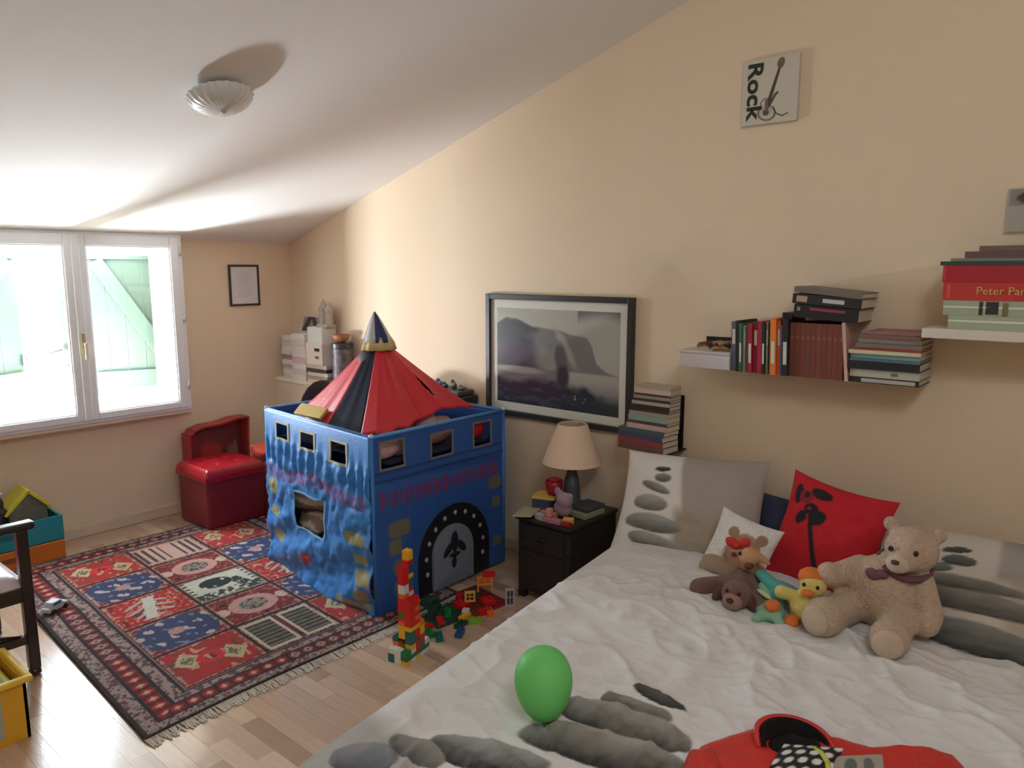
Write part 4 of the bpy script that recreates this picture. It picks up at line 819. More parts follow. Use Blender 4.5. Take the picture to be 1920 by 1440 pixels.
# canvas with guitar
t = thing('rock_canvas', 'small white canvas with guitar drawing and lettering high on the right wall', 'picture', (WX - .01, 1.26, 2.19))
ya, yb, za, zb = 1.376, 1.144, 2.19, 2.448
MB().box(WX - .02, yb, za, WX - .0015, ya, zb).build('canvas', cm((196, 192, 178), .8), t, bevel=.002)
def guitar(u, v):
    P = Paint(u, v, (200, 196, 182)); K = (70, 62, 48)
    def rg(cu, cv, a, b, rot=0, w=.2, rgb=(96, 88, 76)):
        P.el(cu, cv, a, b, rgb, rot=rot, soft=.15); P.el(cu, cv, a * (1 - w), b * (1 - w), (196, 190, 176), rot=rot, soft=.15)
    rg(.46, .16, .17, .12, -.2); rg(.44, .30, .10, .09, -.2); P.el(.46, .20, .10, .08, (176, 166, 156), soft=.5); P.el(.45, .17, .055, .05, (84, 76, 76)); P.line((.50, .26), (.60, .42), .02, K); P.line((.60, .42), (.64, .45), .02, K)
    P.line((.47, .26), (.66, .82), .036, (76, 66, 48), .024); P.el(.68, .89, .065, .085, (112, 98, 78), rot=-.3, soft=.3); P.line((.45, .34), (.46, .20), .028, (110, 96, 104)); P.line((.63, .14), (.74, .09), .010, K); P.line((.74, .09), (.84, .12), .010, K); P.line((.58, .24), (.63, .14), .012, K)
    return P.flat()
u, v = uv(110, 120); MB().grid(WX - .0205 + 0 * u, ya - (ya - yb) * u, za + (zb - za) * v, C=guitar(u, v)).build('drawing', M_print, t)
def text_mesh(txt, size, extrude, name, m, parent, M, bold=0):
    cu = bpy.data.curves.new(name, 'FONT'); cu.body = txt; cu.size = size; cu.extrude = extrude; cu.resolution_u = 3; cu.offset = bold
    o = bpy.data.objects.new(name, cu); COL.objects.link(o); me = bpy.data.meshes.new_from_object(o.evaluated_get(bpy.context.evaluated_depsgraph_get())); bpy.data.objects.remove(o)
    me.transform(M); o = bpy.data.objects.new(name, me); me.materials.clear(); me.materials.append(m); COL.objects.link(o); o.parent = parent; o.matrix_parent_inverse = WM[parent.name].inverted(); return o
# text faces -x; local x (reading) -> down, local y (up) -> -y (towards image right)
Mt = Matrix(((0, 0, -1, WX - .0212), (0, -1, 0, 1.352), (-1, 0, 0, 2.437), (0, 0, 0, 1)))
o = text_mesh('Rock', .088, .0006, 'lettering', cm((50, 50, 38), .8), t, Mt, .0024); o.data.transform(Matrix.Translation((0, 0, 2.437)) @ Matrix.Diagonal((1, 1, 1.22, 1)) @ Matrix.Translation((0, 0, -2.437)))
# second canvas at the frame edge
t = thing('grey_canvas', 'pale grey canvas with a dark motif at the upper right photo edge', 'picture', (WX - .01, .2, 1.72)); MB().box(WX - .02, -.02, 1.725, WX - .0015, .40, 1.87).build('canvas', cm((176, 172, 160), .8), t, bevel=.002)
u, v = uv(40, 30); MB().grid(WX - .0205 + 0 * u, .40 - .42 * u, 1.725 + .145 * v, C=Paint(u, v, (172, 170, 156)).rect(0, 1, .6, 1, (140, 134, 130)).el(.14, .78, .07, .14, (62, 56, 46)).el(.5, .6, .2, .25, (96, 92, 84), warp=.4).flat()).build('print', M_print, t)

# ------------------------------------------------------------------ books
m_page = cm((206, 196, 176), .8)
def book_v(y, th, h, dp, rgb, label, z0, lean=0, group='books standing on the wall shelf', xb=3.13, title=None, cat='book', rough=.5):
    """upright book, spine to -x, lean = sideways tilt"""
    Mx = Matrix.Translation((xb, y, z0)) @ Matrix.Rotation(lean, 4, 'X')
    t = thing('book', label, cat, (xb - dp / 2, y, z0), 0, group)
    c = MB(); c.box(-dp, -th / 2, 0, -dp + .003, th / 2, h, Mx).box(-dp + .003, -th / 2, 0, 0, -th / 2 + .002, h, Mx).box(-dp + .003, th / 2 - .002, 0, 0, th / 2, h, Mx); c.build('cover', cm(rgb, rough), t)
    MB().box(-dp + .003, -th / 2 + .002, .003, -.004, th / 2 - .002, h - .004, Mx).build('pages', m_page, t)
    if title: MB().box(-dp - .0006, -th * .3, h * title[1], -dp, th * .3, h * title[2], Mx).build('spine_title', cm(title[0], .6), t)
    return t
def book_h(y0, y1, z, th, dp, rgb, label, group=None, xb=3.13, rz=0, tilt=0, marks=(), cat='book', name='book', soft=False, rough=.5):
    """book lying flat, spine to -x, y0 (left in view) > y1"""
    Mx = Matrix.Translation(((xb), (y0 + y1) / 2, z)) @ Matrix.Rotation(rz, 4, 'Z') @ Matrix.Rotation(tilt, 4, 'X'); hw = (y0 - y1) / 2
    t = thing(name, label, cat, (xb - dp / 2, (y0 + y1) / 2, z), 0, group); cv = .0012 if soft else .0025
    c = MB(); c.box(-dp, -hw, 0, 0, hw, cv, Mx).box(-dp, -hw, th - cv, 0, hw, th, Mx).box(-dp, -hw, cv, -dp + .003, hw, th - cv, Mx); c.build('cover', cm(rgb, rough), t)
    MB().box(-dp + .003, -hw + .003, cv, -.003, hw - .003, th - cv, Mx).build('pages', m_page, t)
    for (a, b_, rgb2, f0, f1) in marks: MB().box(-dp - .0006, hw - 2 * hw * b_, th * f0, -dp, hw - 2 * hw * a, th * f1, Mx).build('spine_title', cm(rgb2, .6), t)
    return t
# invisible-style brackets
m_met = cm((24, 22, 22), .5)
def bracket(label, y0, y1, z, hgt):
    t = thing('shelf_bracket', label, 'bracket', (3.05, (y0 + y1) / 2, z - .003)); MB().box(2.99, y1, z - .003, WX, y0, z - .0005).build('plate', m_met, t); MB().box(3.136, y1 + .02, z - .0005, WX, y0 - .02, z + hgt).build('back_plate', m_met, t); return t
SZ = 1.178
bracket('thin black bracket under the long shelf row of books', 1.52, .60, SZ, .12)
bracket('thin black bracket under the leaning pile of magazines', 1.84, 1.58, .765, .25)
# white box with twigs
t = thing('white_box', 'white box lying at the left end of the long book row', 'box', (3.03, 1.41, SZ)); MB().box(2.945, 1.302, SZ, 3.13, 1.53, SZ + .062).build('box', cm((206, 200, 204), .6), t, bevel=.003); MB().box(2.94, 1.30, SZ + .062, 3.132, 1.535, SZ + .074).build('lid', cm((196, 190, 190), .6), t, bevel=.003)
tw = thing('driftwood', 'brown dried twigs and shells lying on the white box', 'twigs', (3.02, 1.42, SZ + .074)); rr = random.Random(8)
for k in range(9):
    y = rr.uniform(1.32, 1.50); b = MB(); z = SZ + .082 + rr.uniform(0, .025); a = rr.uniform(-.05, .05); b.tube([(2.96 + rr.uniform(0, .05), y + .035, z), (2.99, y, z + .008), (3.02 + a, y - .035, z - .002)], rr.uniform(.005, .009), 7); b.build('twig', cm([(104, 78, 58), (150, 112, 74), (84, 66, 54), (168, 128, 88)][k % 4], .85), tw, smooth=True)
row = [(.022, .205, (92, 92, 108), 'slate blue book beside the white box, first of the shelf row'), (.016, .21, (28, 28, 34), 'thin black book, second of the upright shelf row'), (.013, .20, (48, 104, 66), 'thin green book, third of the upright shelf row'),
       (.012, .19, (168, 172, 160), 'thin pale grey book, fourth of the upright shelf row'), (.013, .185, (92, 62, 62), 'thin dull maroon book right of the pale grey one'), (.018, .20, (156, 34, 50), 'crimson book, leftmost of three crimson spines'), (.020, .205, (142, 28, 46), 'crimson book, middle of three crimson spines'), (.020, .21, (164, 40, 58), 'crimson book, rightmost of three crimson spines'),
       (.013, .205, (32, 34, 32), 'thin black book right of the crimson spines'), (.011, .21, (150, 158, 128), 'thin sage book left of the orange spines'), (.010, .21, (30, 30, 30), 'very thin black book touching the orange spine'), (.024, .225, (222, 124, 44), 'tall bright orange book in the shelf row'), (.015, .215, (206, 92, 60), 'orange red book right of the bright orange one'), (.009, .20, (84, 80, 120), 'thin violet book between orange and black spines'), (.024, .225, (34, 36, 36), 'thick black book left of the brown volumes')]
y = 1.297
for i, (th, h, rgb, lab) in enumerate(row):
    book_v(y - th / 2, th - .0008, h, .178 + .006 * (i % 3), rgb, lab, SZ, lean=R(-2.0), title=[((206, 196, 176), .55, .85), None, ((200, 206, 190), .2, .6)][i % 3]); y -= th
for k in range(10):
    book_v(y - .0105, .0196, .212, .175, (112 + (k % 3) * 5, 60 + (k % 2) * 4, 50), 'brown bound volume, %s from the left in the set of ten' % ['first', 'second', 'third', 'fourth', 'fifth', 'sixth', 'seventh', 'eighth', 'ninth', 'tenth'][k], SZ, lean=R(-1.5), group='brown bound volumes', title=((140, 86, 66), .7, .76)); y -= .0203
book_v(y - .016, .012, .222, .18, (206, 168, 156), 'thin pink book leaning right of the brown volumes', SZ, lean=R(-6), title=None)
y -= .03
# horizontal stack at the right end of the row
st = [(.022, (36, 34, 38), 'black book with white title, bottom of the right end stack', ((.18, .95, (176, 172, 160), .15, .8),)), (.030, (182, 178, 164), 'thick cream book second from the bottom of the right end stack', ((.6, .7, (120, 110, 100), .3, .7),)), (.030, (30, 34, 40), 'thick black book in the middle of the right end stack', ()), (.010, (84, 112, 130), 'thin blue book above the thick black one', ()),
      (.018, (120, 156, 146), 'teal paperback in the right end stack', ()), (.014, (206, 196, 168), 'cream paperback above the teal one', ()), (.010, (176, 76, 60), 'thin red book above the cream paperback', ()), (.016, (120, 112, 106), 'grey book near the top of the right end stack', ()), (.018, (142, 132, 120), 'taupe book near the top of the right end stack', ()), (.014, (128, 92, 84), 'reddish brown magazine topping the right end stack', ()), (.012, (150, 110, 104), 'faded pink magazine at the very top of the right end stack', ())]
z = SZ; rr = random.Random(4)
for i, (th, rgb, lab, mk) in enumerate(st):
    w0 = rr.uniform(-.006, .006); book_h(.832 + w0 - (.01 * max(0, i - 5)), .592 + w0 * .3, z, th - .0006, .18 + rr.uniform(-.008, .01), rgb, lab, 'books lying at the right end of the row', marks=mk, rz=R(rr.uniform(-1.5, 1.5))); z += th
# three black books on top of the brown volumes
z = SZ + .216
book_h(1.05, .81, z + .012, .05, .185, (28, 28, 32), 'thick black book with pink title lying on the brown volumes', 'black books lying on the brown volumes', tilt=R(4), marks=((.25, .8, (150, 52, 84), .62, .82), (.05, .1, (150, 140, 130), .5, .8)))
book_h(1.055, .80, z + .0645, .038, .19, (38, 38, 40), 'black book with white title, middle of three on the brown volumes', 'black books lying on the brown volumes', tilt=R(4), marks=((.06, .22, (186, 150, 132), .2, .8), (.45, .76, (196, 192, 190), .3, .7)))
book_h(1.045, .79, z + .1045, .022, .185, (112, 104, 96), 'grey book topping the pile over the brown volumes', 'black books lying on the brown volumes', tilt=R(5), rz=R(-3))
tag(MB().box(2.965, 1.06, z + .003, 3.10, 1.10, z + .033).build('cassette_box', cm((30, 28, 32), .4), bevel=.002), 'small black cassette box jutting left from the pile over the brown volumes', 'box')
# right shelf
t = thing('wall_shelf', 'white floating shelf board at the right photo edge', 'shelf', (3.02, .1, 1.362)); MB().box(2.90, -.45, 1.362, WX, .586, 1.396).build('board', cm((214, 204, 192), .6), t, bevel=.003)
z = 1.396; RS = 'books stacked on the white floating shelf'
for lab, th, y0, rgb, mk, nm in (('pale green case with glossy edge, bottom of the right shelf stack', .048, .512, (166, 176, 150), ((0, 1, (214, 224, 200), .55, .68),), 'plastic_case'), ('pale green case with dark label under the red books', .050, .53, (162, 172, 148), ((0, .55, (210, 220, 198), .5, .62), (.19, .21, (60, 52, 40), .05, .95), (.225, .29, (48, 40, 36), .1, .95), (.31, .34, (120, 110, 70), .0, .9)), 'plastic_case'),
                                 ('orange red story book with gilt title on the green cases', .060, .535, (190, 52, 50), ((.02, .04, (206, 80, 70), .1, .9),), 'book'), ('crimson book above the gilt titled red one', .056, .540, (168, 30, 46), ((.0, .02, (190, 50, 62), .1, .9),), 'book'),
                                 ('thin dark green book on the crimson one', .014, .55, (52, 66, 56), (), 'book'), ('flat grey green folder above the dark green book', .010, .52, (120, 122, 112), (), 'book'), ('mauve brown magazine in the right shelf stack', .022, .48, (100, 78, 76), (), 'magazine'), ('dark brown magazine topping the right shelf stack', .018, .44, (112, 90, 78), (), 'magazine')):
    o = book_h(y0, -.02, z, th - .0006, .225, rgb, lab, RS, marks=mk, name=nm, rz=R(.8), cat='case' if 'case' in nm else 'book', rough=.3 if 'case' in nm else .5)
    if 'story book' in lab:
        Mt = Matrix(((0, 0, -1, 2.9008), (-1, 0, 0, .435), (0, 1, 0, z + .021), (0, 0, 0, 1))); text_mesh('Peter Pan', .036, .0005, 'gilt_title', cm((206, 176, 100), .5), o, Mt)
    z += th
# leaning magazine pile right of the picture
pile = [(.030, (110, 76, 72), 'dull red magazine at the bottom of the leaning pile', 9), (.026, (140, 66, 70), 'red magazine second from the bottom of the leaning pile', 10), (.026, (76, 74, 104), 'violet blue magazine low in the leaning pile', 12), (.020, (72, 92, 104), 'slate teal magazine low in the leaning pile', 8), (.024, (196, 176, 168), 'pale pink magazine in the middle of the leaning pile', 4), (.014, (96, 70, 66), 'thin brown magazine in the middle of the leaning pile', 4), (.026, (140, 168, 160), 'pale aqua book in the middle of the leaning pile', 3), (.018, (160, 156, 140), 'grey green book in the middle of the leaning pile', 2), (.012, (60, 58, 62), 'thin dark book above the grey green one', 2),
        (.020, (52, 44, 44), 'thick black book high in the leaning pile', 1), (.016, (176, 170, 156), 'cream book high in the leaning pile', 1), (.012, (62, 58, 60), 'thin black book high in the leaning pile', 0), (.014, (156, 150, 140), 'light grey book near the top of the leaning pile', 0), (.010, (84, 66, 66), 'thin dark brown book near the top of the leaning pile', -1), (.022, (206, 190, 178), 'pale cream book near the top of the leaning pile', 0), (.014, (180, 166, 148), 'beige magazine topping the leaning pile', 2)]
z = .765
for i, (th, rgb, lab, rz) in enumerate(pile):
    y0 = 1.835 if i < 4 else 1.80 - .003 * (i - 4); book_h(y0, 1.585, z, th - .0005, .125 - .0015 * i if i > 3 else .13, rgb, lab, 'books and magazines in the leaning pile', xb=3.082, rz=R(-rz * .55), soft=True); z += th

# ------------------------------------------------------------------ nightstand with lamp and clutter
ns = thing('nightstand', 'dark woven rattan nightstand between tent and bed', 'nightstand', (2.87, 2.06, 0)); m_rat = mat('dark_rattan', (40, 32, 28), .55, bump=1, bscale=90, var=.4, vscale=50, stretch=(1, 1, 2.5))
nx0, nx1, ny0, ny1, NZ = 2.69, 3.09, 1.925, 2.235, .415
MB().box(nx0, ny0, .04, nx1, ny1, NZ - .02).build('body', m_rat, ns, bevel=.008); MB().box(nx0 - .012, ny0 - .012, NZ - .02, nx1, ny1 + .012, NZ).build('top', cm((44, 42, 38), .4), ns, bevel=.005)
dr = MB().box(nx0 - .008, ny0 + .03, .26, nx0, ny1 - .03, .385).build('drawer', m_rat, ns, bevel=.004); MB().ell((nx0 - .016, (ny0 + ny1) / 2, .325), (.010, .02, .010)).build('knob', cm((20, 18, 18), .4), dr, smooth=True)
MB().box(nx0 - .008, ny0 + .03, .06, nx0, ny1 - .03, .245).build('door', m_rat, ns, bevel=.004)
for a in (nx0 + .02, nx1 - .02):
    for b_ in (ny0 + .02, ny1 - .02): MB().box(a - .018, b_ - .018, 0, a + .018, b_ + .018, .04).build('foot', cm((30, 24, 22), .5), ns)
lx, ly = 2.955, 2.105
lp = thing('table_lamp', 'bedside lamp with cream cone shade and slate base on the nightstand', 'lamp', (lx, ly, NZ)); Ml = Matrix.Translation((lx, ly, NZ))
MB().lathe([(.058, 0), (.058, .012), (.046, .02), (.042, .10), (.034, .155), (.030, .16), (.031, .168), (.026, .175), (.022, .215), (.02, .23)], 28, Ml).build('base', mat('slate_ceramic', (70, 82, 88), .45, var=.15, vscale=25), lp, smooth=True)
sh = MB(); sh.lathe([(.150, .232), (.146, .238), (.074, .425), (.070, .428), (.073, .42), (.144, .236), (.150, .232)], 48, Ml, cap=False); sh.build('shade', mat('cream_shade', (226, 200, 176), .8, bump=.1, bscale=300), lp, smooth=True)
MB().lathe([(.014, .225), (.014, .27), (.028, .29), (.03, .32), (.015, .345)], 16, Ml).build('bulb', cm((226, 222, 212), .3), lp, smooth=True)
for k in range(3):
    a = k * 2.1; MB().cyl((lx, ly, NZ + .40), (lx + .073 * math.cos(a), ly + .073 * math.sin(a), NZ + .424), .0015, n=6).build('shade_spoke', cm((150, 150, 146), .4), lp)
def nb(name, lab, cat, c, d, rz, rgb, tilt=(0, 0), rough=.5, **k): return heap_box(name, lab, cat, c, d, rz, rgb, tilt, rough, **k)
nb('magazine', 'pale green magazine sagging over the left edge of the nightstand', 'magazine', (2.725, 2.205, NZ + .012), (.16, .10, .008), .3, (176, 172, 140), (-.10, 0)); nb('booklet', 'beige booklet under the green magazine on the nightstand', 'booklet', (2.80, 2.19, NZ + .0035), (.16, .10, .006), -.2, (186, 156, 126))
nb('game_box', 'dark blue box on the left of the nightstand', 'box', (2.85, 2.185, NZ + .035), (.12, .10, .05), .15, (52, 72, 104)); nb('yellow_book', 'yellow book lying on the blue box', 'book', (2.85, 2.185, NZ + .068), (.115, .12, .014), .35, (206, 170, 84))
nb('grey_book', 'dark grey book at the right back of the nightstand', 'book', (2.92, 1.985, NZ + .04), (.14, .11, .02), -.1, (70, 74, 76)); nb('green_box', 'pale green tin under the dark grey book', 'tin', (2.905, 1.985, NZ + .015), (.15, .12, .028), -.1, (150, 154, 124)); nb('toy_brick_yellow', 'yellow toy brick at the front right of the nightstand', 'toy brick', (2.735, 1.965, NZ + .016), (.034, .05, .03), .4, (214, 164, 84)); nb('toy_brick_red', 'dark red toy brick in front of the yellow one on the nightstand', 'toy brick', (2.70, 1.95, NZ + .011), (.03, .05, .02), .1, (140, 28, 30))
nb('pink_brick', 'pink toy brick at the front of the nightstand', 'toy brick', (2.70, 2.03, NZ + .013), (.035, .10, .024), .05, (176, 116, 140)); nb('grey_brick', 'pale grey toy brick left of the pink one on the nightstand', 'toy brick', (2.70, 2.105, NZ + .016), (.03, .05, .03), -.2, (170, 172, 178)); nb('salmon_brick', 'salmon toy brick standing on the pink one', 'toy brick', (2.705, 2.055, NZ + .046), (.03, .03, .04), .2, (206, 140, 128)); nb('tan_brick', 'long tan toy brick behind the salmon one', 'toy brick', (2.76, 2.10, NZ + .014), (.03, .09, .026), .1, (190, 142, 96))
pt = thing('red_pot', 'small dark red pot on the yellow book beside the lamp', 'pot', (2.875, 2.16, NZ + .0755)); MB().lathe([(.032, 0), (.042, .03), (.045, .07), (.040, .072), (.036, .03)], 20, Matrix.Translation((2.875, 2.155, NZ + .0755))).build('pot', cm((158, 24, 32), .4), pt, smooth=True); MB().ell((2.875, 2.155, NZ + .15), (.03, .03, .012)).build('contents', cm((176, 40, 44), .8), pt, smooth=True)
lv = thing('lilac_plush', 'lilac plush toy in front of the lamp base', 'plush toy', (2.80, 2.05, NZ)); b = MB(); b.ell((2.80, 2.045, NZ + .045), (.04, .05, .045)); b.ell((2.79, 2.03, NZ + .09), (.035, .045, .04), rot=(.3, 0, 0)); b.ell((2.79, 2.07, NZ + .125), (.015, .02, .025)); b.ell((2.79, 2.0, NZ + .11), (.015, .02, .022)); b.build('body', mat('lilac_plush', (168, 140, 156), .9, bump=.6, bscale=150), lv, remesh=.006)

# ------------------------------------------------------------------ ottoman, red case, orange bag
ot = thing('storage_ottoman', 'red leather storage cube with tufted lid near the window wall', 'ottoman', (2.34, 4.42, .0)); m_le = mat('dark_red_leather', (122, 30, 38), .35, bump=.25, bscale=120, var=.06, vscale=10); m_li = mat('red_leather_lid', (158, 22, 36), .28, bump=.2, bscale=120)
ox0, ox1, oy0, oy1 = 2.15, 2.53, 4.235, 4.60
MB().box(ox0, oy0, .014, ox1, oy1, .345).build('body', m_le, ot, bevel=.012)
u, v = uv(50, 50); b = MB(); X = ox0 - .012 + (ox1 - ox0 + .024) * u; Y = oy0 - .012 + (oy1 - oy0 + .024) * v; e = np.minimum(np.minimum(u, 1 - u), np.minimum(v, 1 - v)); Z = .345 + .045 * np.clip(e / .07, 0, 1) ** .5
tuf = [(.33, .33), (.67, .33), (.33, .67), (.67, .67)]
for a, c_ in tuf: Z = Z - .016 * np.exp(-((u - a) ** 2 + (v - c_) ** 2) / .0035)
b.grid(X, Y, Z); lid = b.build('lid', m_li, ot, smooth=True); MB().box(ox0 - .012, oy0 - .012, .31, ox1 + .012, oy1 + .012, .348).build('lid_skirt', m_li, lid, bevel=.006)
for a, c_ in tuf: MB().ell((ox0 + (ox1 - ox0) * a, oy0 + (oy1 - oy0) * c_, .376), (.010, .010, .005)).build('button', m_li, lid, smooth=True)
rc_ = thing('toy_chest_lid', 'red cardboard toy case standing open against the wall behind the ottoman', 'toy case', (2.46, 4.68, 0)); m_rb = mat('red_card', (150, 40, 42), .45, var=.15, vscale=12)
out = [(2.255, .0), (2.665, .0), (2.665, .45), (2.675, .595), (2.58, .595), (2.47, .575), (2.36, .575), (2.29, .555), (2.275, .535), (2.255, .53)]
MB().prism(out, 0, .012, Matrix(((1, 0, 0, 0), (0, 0, 1, 4.72), (0, 1, 0, 0), (0, 0, 0, 1)))).build('back_board', m_rb, rc_)
b = MB()
for p, q in zip(out[1:], out[2:] + out[:1]):
    d = Vector((q[0] - p[0], 0, q[1] - p[1])); L_ = d.length; an = math.atan2(d.z, d.x); b.box(0, 4.625, -.006, L_, 4.73, .006, Matrix.Translation((p[0], 0, p[1])) @ Matrix.Rotation(-an, 4, 'Y'))
b.build('rim', mat('red_rim', (166, 56, 56), .4), rc_)
def lidart(u, v):
    P = Paint(u, v, (118, 50, 48)); P.el(.42, .52, .26, .30, (176, 62, 48), warp=.2, soft=.3); P.el(.42, .30, .3, .16, (186, 30, 40), soft=.4, warp=.2); P.el(.40, .22, .14, .10, (70, 54, 62)); P.el(.80, .45, .10, .3, (146, 96, 86), warp=.5, wf=8); P.el(.70, .6, .04, .12, (60, 34, 36), rot=.5); P.el(.88, .6, .05, .2, (140, 110, 88), warp=.3); P.el(.15, .6, .12, .3, (140, 44, 46), soft=.5); return P.flat()
u, v = uv(50, 40); MB().grid(2.268 + .39 * u, 4.714 + 0 * u, .02 + .52 * v, C=lidart(u, v)).build('inner_print', M_print, rc_)
bg_ = thing('fabric_bag', 'orange red patterned fabric bag between ottoman and castle tent', 'bag', (2.66, 4.36, 0)); 
def bagp(u, v):
    P = Paint(u, v, (196, 72, 52)); P.put((fbm(u * 12, v * 12, 3) > .56), (120, 50, 54)); P.put((fbm(u * 16, v * 10, 8) > .62), (206, 150, 140)); P.put((v > .86), (206, 88, 60)); return P.flat()
u, v = uv(60, 40); an = u * 2 * np.pi; rad = 1 + .08 * np.sin(an * 3 + v * 4) + .06 * fbm(u * 8, v * 6, 2); sq = (np.abs(np.cos(an)) ** 4 + np.abs(np.sin(an)) ** 4) ** -.25; f = np.where(v > .85, 1 - (v - .85) / .15 * .95, 1); X = 2.665 + .115 * rad * sq * np.cos(an) * f; Y = 4.36 + .11 * rad * sq * np.sin(an) * f; Z = .012 + .42 * np.minimum(v / .85, 1) + .02 * np.clip((v - .85) / .15, 0, 1) - .01 * np.sin(an * 2) * v
X[:, -1] = X[:, 0]; Y[:, -1] = Y[:, 0]; Z[:, -1] = Z[:, 0]
MB().grid(X, Y, Z, C=bagp(u, v)).build('bag', M_paint, bg_, smooth=True); b = MB(); b.tube([(2.60, 4.28, .40), (2.61, 4.26, .45), (2.66, 4.26, .47), (2.71, 4.26, .45), (2.72, 4.28, .40)], .008); b.build('strap', cm((150, 44, 40), .8), bg_, smooth=True)

# ------------------------------------------------------------------ armchair, boxes and basket at the left edge
ac = thing('armchair', 'dark wooden armchair with red seat pad at the left photo edge', 'chair', (.64, 3.46, 0)); m_dw = mat('dark_stained_wood', (40, 28, 26), .3, var=.2, vscale=12, stretch=(1, 1, 4), coat=.3)
cx0, cx1, cy0, cy1 = .36, .885, 3.235, 3.72
for xx, tp in ((cx1, .60), (cx0, .98)):
    for yy in (cy0, cy1):
        MB().box(xx - .02, yy - .02, .03, xx + .02, yy + .02, tp).build('leg', m_dw, ac, bevel=.005); MB().lathe([(.016, 0), (.024, .01), (.02, .032)], 12, Matrix.Translation((xx, yy, 0))).build('foot', m_dw, ac, smooth=True)
for yy in (cy0, cy1): MB().box(cx0 - .02, yy - .028, .60, cx1 + .045, yy + .028, .632).build('armrest', m_dw, ac, bevel=.01); MB().box(cx0, yy - .012, .14, cx1, yy + .012, .175).build('stretcher', m_dw, ac, bevel=.004); MB().box(cx0, yy - .014, .315, cx1, yy + .014, .375).build('seat_rail', m_dw, ac, bevel=.004)
for xx in (cx0, cx1): MB().box(xx - .014, cy0, .315, xx + .014, cy1, .375).build('seat_rail', m_dw, ac, bevel=.004)
MB().cyl((cx0 + .05, cy0, .30), (cx1, cy0, .155), .012).build('brace', m_dw, ac, smooth=True); MB().box(cx0 - .012, cy0, .70, cx0 + .012, cy1, .95).build('backrest', m_dw, ac, bevel=.006)
u, v = uv(30, 30); e = np.minimum(np.minimum(u, 1 - u), np.minimum(v, 1 - v)); P = Paint(u, v, (214, 196, 204)); P.el(.5, .5, .40, .38, (186, 40, 58), power=4, soft=.35)
sp_ = MB().grid(cx0 + .01 + (cx1 - cx0 - .005) * u, cy0 - .005 + (cy1 - cy0 + .01) * v, .375 + .045 * np.clip(e / .1, 0, 1) ** .5, C=P.flat()).build('seat_pad', mat('seat_vinyl', rough=.3, paint=True), ac, smooth=True)
tbx = thing('plastic_crate', 'teal plastic crate stacked on the orange one by the window wall', 'crate', (1.17, 4.62, .105))
b = frame_box(MB(), .92, 1.44, .105, .108, .26, .26, .0015, .0015, 4.50, 4.74); b.box(.92, 4.50, .105, 1.44, 4.512, .242).box(.92, 4.728, .105, 1.44, 4.74, .242).box(.92, 4.512, .105, .932, 4.728, .242).box(1.428, 4.512, .105, 1.44, 4.728, .242); b.build('crate', mat('teal_plastic', (30, 140, 158), .4), tbx)
MB().box(1.05, 4.494, .17, 1.25, 4.50, .20).build('handle_slot', cm((20, 100, 120), .5), tbx, bevel=.002)
obx = thing('plastic_crate', 'orange plastic crate on the floor under the teal one', 'crate', (1.17, 4.62, .0)); MB().box(.92, 4.495, 0, 1.44, 4.745, .104).build('crate', mat('orange_plastic', (206, 118, 44), .4), obx, bevel=.006); MB().box(1.05, 4.489, .045, 1.25, 4.495, .07).build('handle_slot', cm((150, 80, 30), .5), obx, bevel=.002)
hs = thing('toy_house', 'yellow toy house roof sticking out of the teal crate', 'toy', (1.30, 4.62, .12)); m_yh = mat('yellow_plastic', (206, 200, 60), .4)
b = MB().prism([(1.205, .12), (1.39, .12), (1.39, .295), (1.30, .385), (1.205, .30)], 4.57, 4.70, Matrix(((1, 0, 0, 0), (0, 0, 1, 0), (0, 1, 0, 0), (0, 0, 0, 1)))); b.build('walls', mat('house_print', (110, 112, 96), .6, var=.5, vscale=30), hs)
for p, q in (((1.185, .282), (1.305, .402)), ((1.298, .402), (1.412, .282))):
    d = Vector((q[0] - p[0], 0, q[1] - p[1])); MB().box(0, 4.55, -.008, d.length, 4.72, .010, Matrix.Translation((p[0], 0, p[1])) @ Matrix.Rotation(-math.atan2(d.z, d.x), 4, 'Y')).build('roof_slab', m_yh, hs, bevel=.003)
bt = thing('black_toy', 'black and grey toy figure standing in the teal crate at the photo edge', 'toy', (1.14, 4.6, .12)); b = MB(); b.ell((1.15, 4.60, .22), (.05, .05, .11)); b.ell((1.15, 4.60, .35), (.045, .045, .05)); b.ell((1.175, 4.58, .30), (.03, .03, .03)); b.build('body', mat('black_toy', (46, 42, 42), .5, var=.6, vscale=20), bt, remesh=.008)
MB().ell((1.155, 4.595, .405), (.036, .036, .014)).build('cap', cm((190, 188, 186), .4), bt, smooth=True)
yb_ = thing('toy_basket', 'yellow plastic basket with printed side in front of the armchair', 'basket', (.58, 2.90, 0)); m_yb = mat('basket_plastic', (224, 170, 44), .35)
b = MB(); x0_, x1_, y0_, y1_ = .40, .735, 2.80, 3.06
for (a0, a1, c0, c1) in ((x0_, x1_, y0_, y0_ + .01), (x0_, x1_, y1_ - .01, y1_), (x0_, x0_ + .01, y0_, y1_), (x1_ - .01, x1_, y0_, y1_)): b.box(a0, c0, .0, a1, c1, .215)
b.box(x0_ + .01, y0_ + .01, 0, x1_ - .01, y1_ - .01, .01); b.build('body', m_yb, yb_); frame_r = MB()
for (a0, a1, c0, c1) in ((x0_ - .02, x1_ + .02, y0_ - .02, y0_ + .006), (x0_ - .02, x1_ + .02, y1_ - .006, y1_ + .02), (x0_ - .02, x0_ + .006, y0_, y1_), (x1_ - .006, x1_ + .02, y0_, y1_)): frame_r.box(a0, c0, .205, a1, c1, .228)
frame_r.build('rim', mat('basket_rim', (232, 196, 70), .35), yb_, bevel=.008)
u, v = uv(40, 40); 
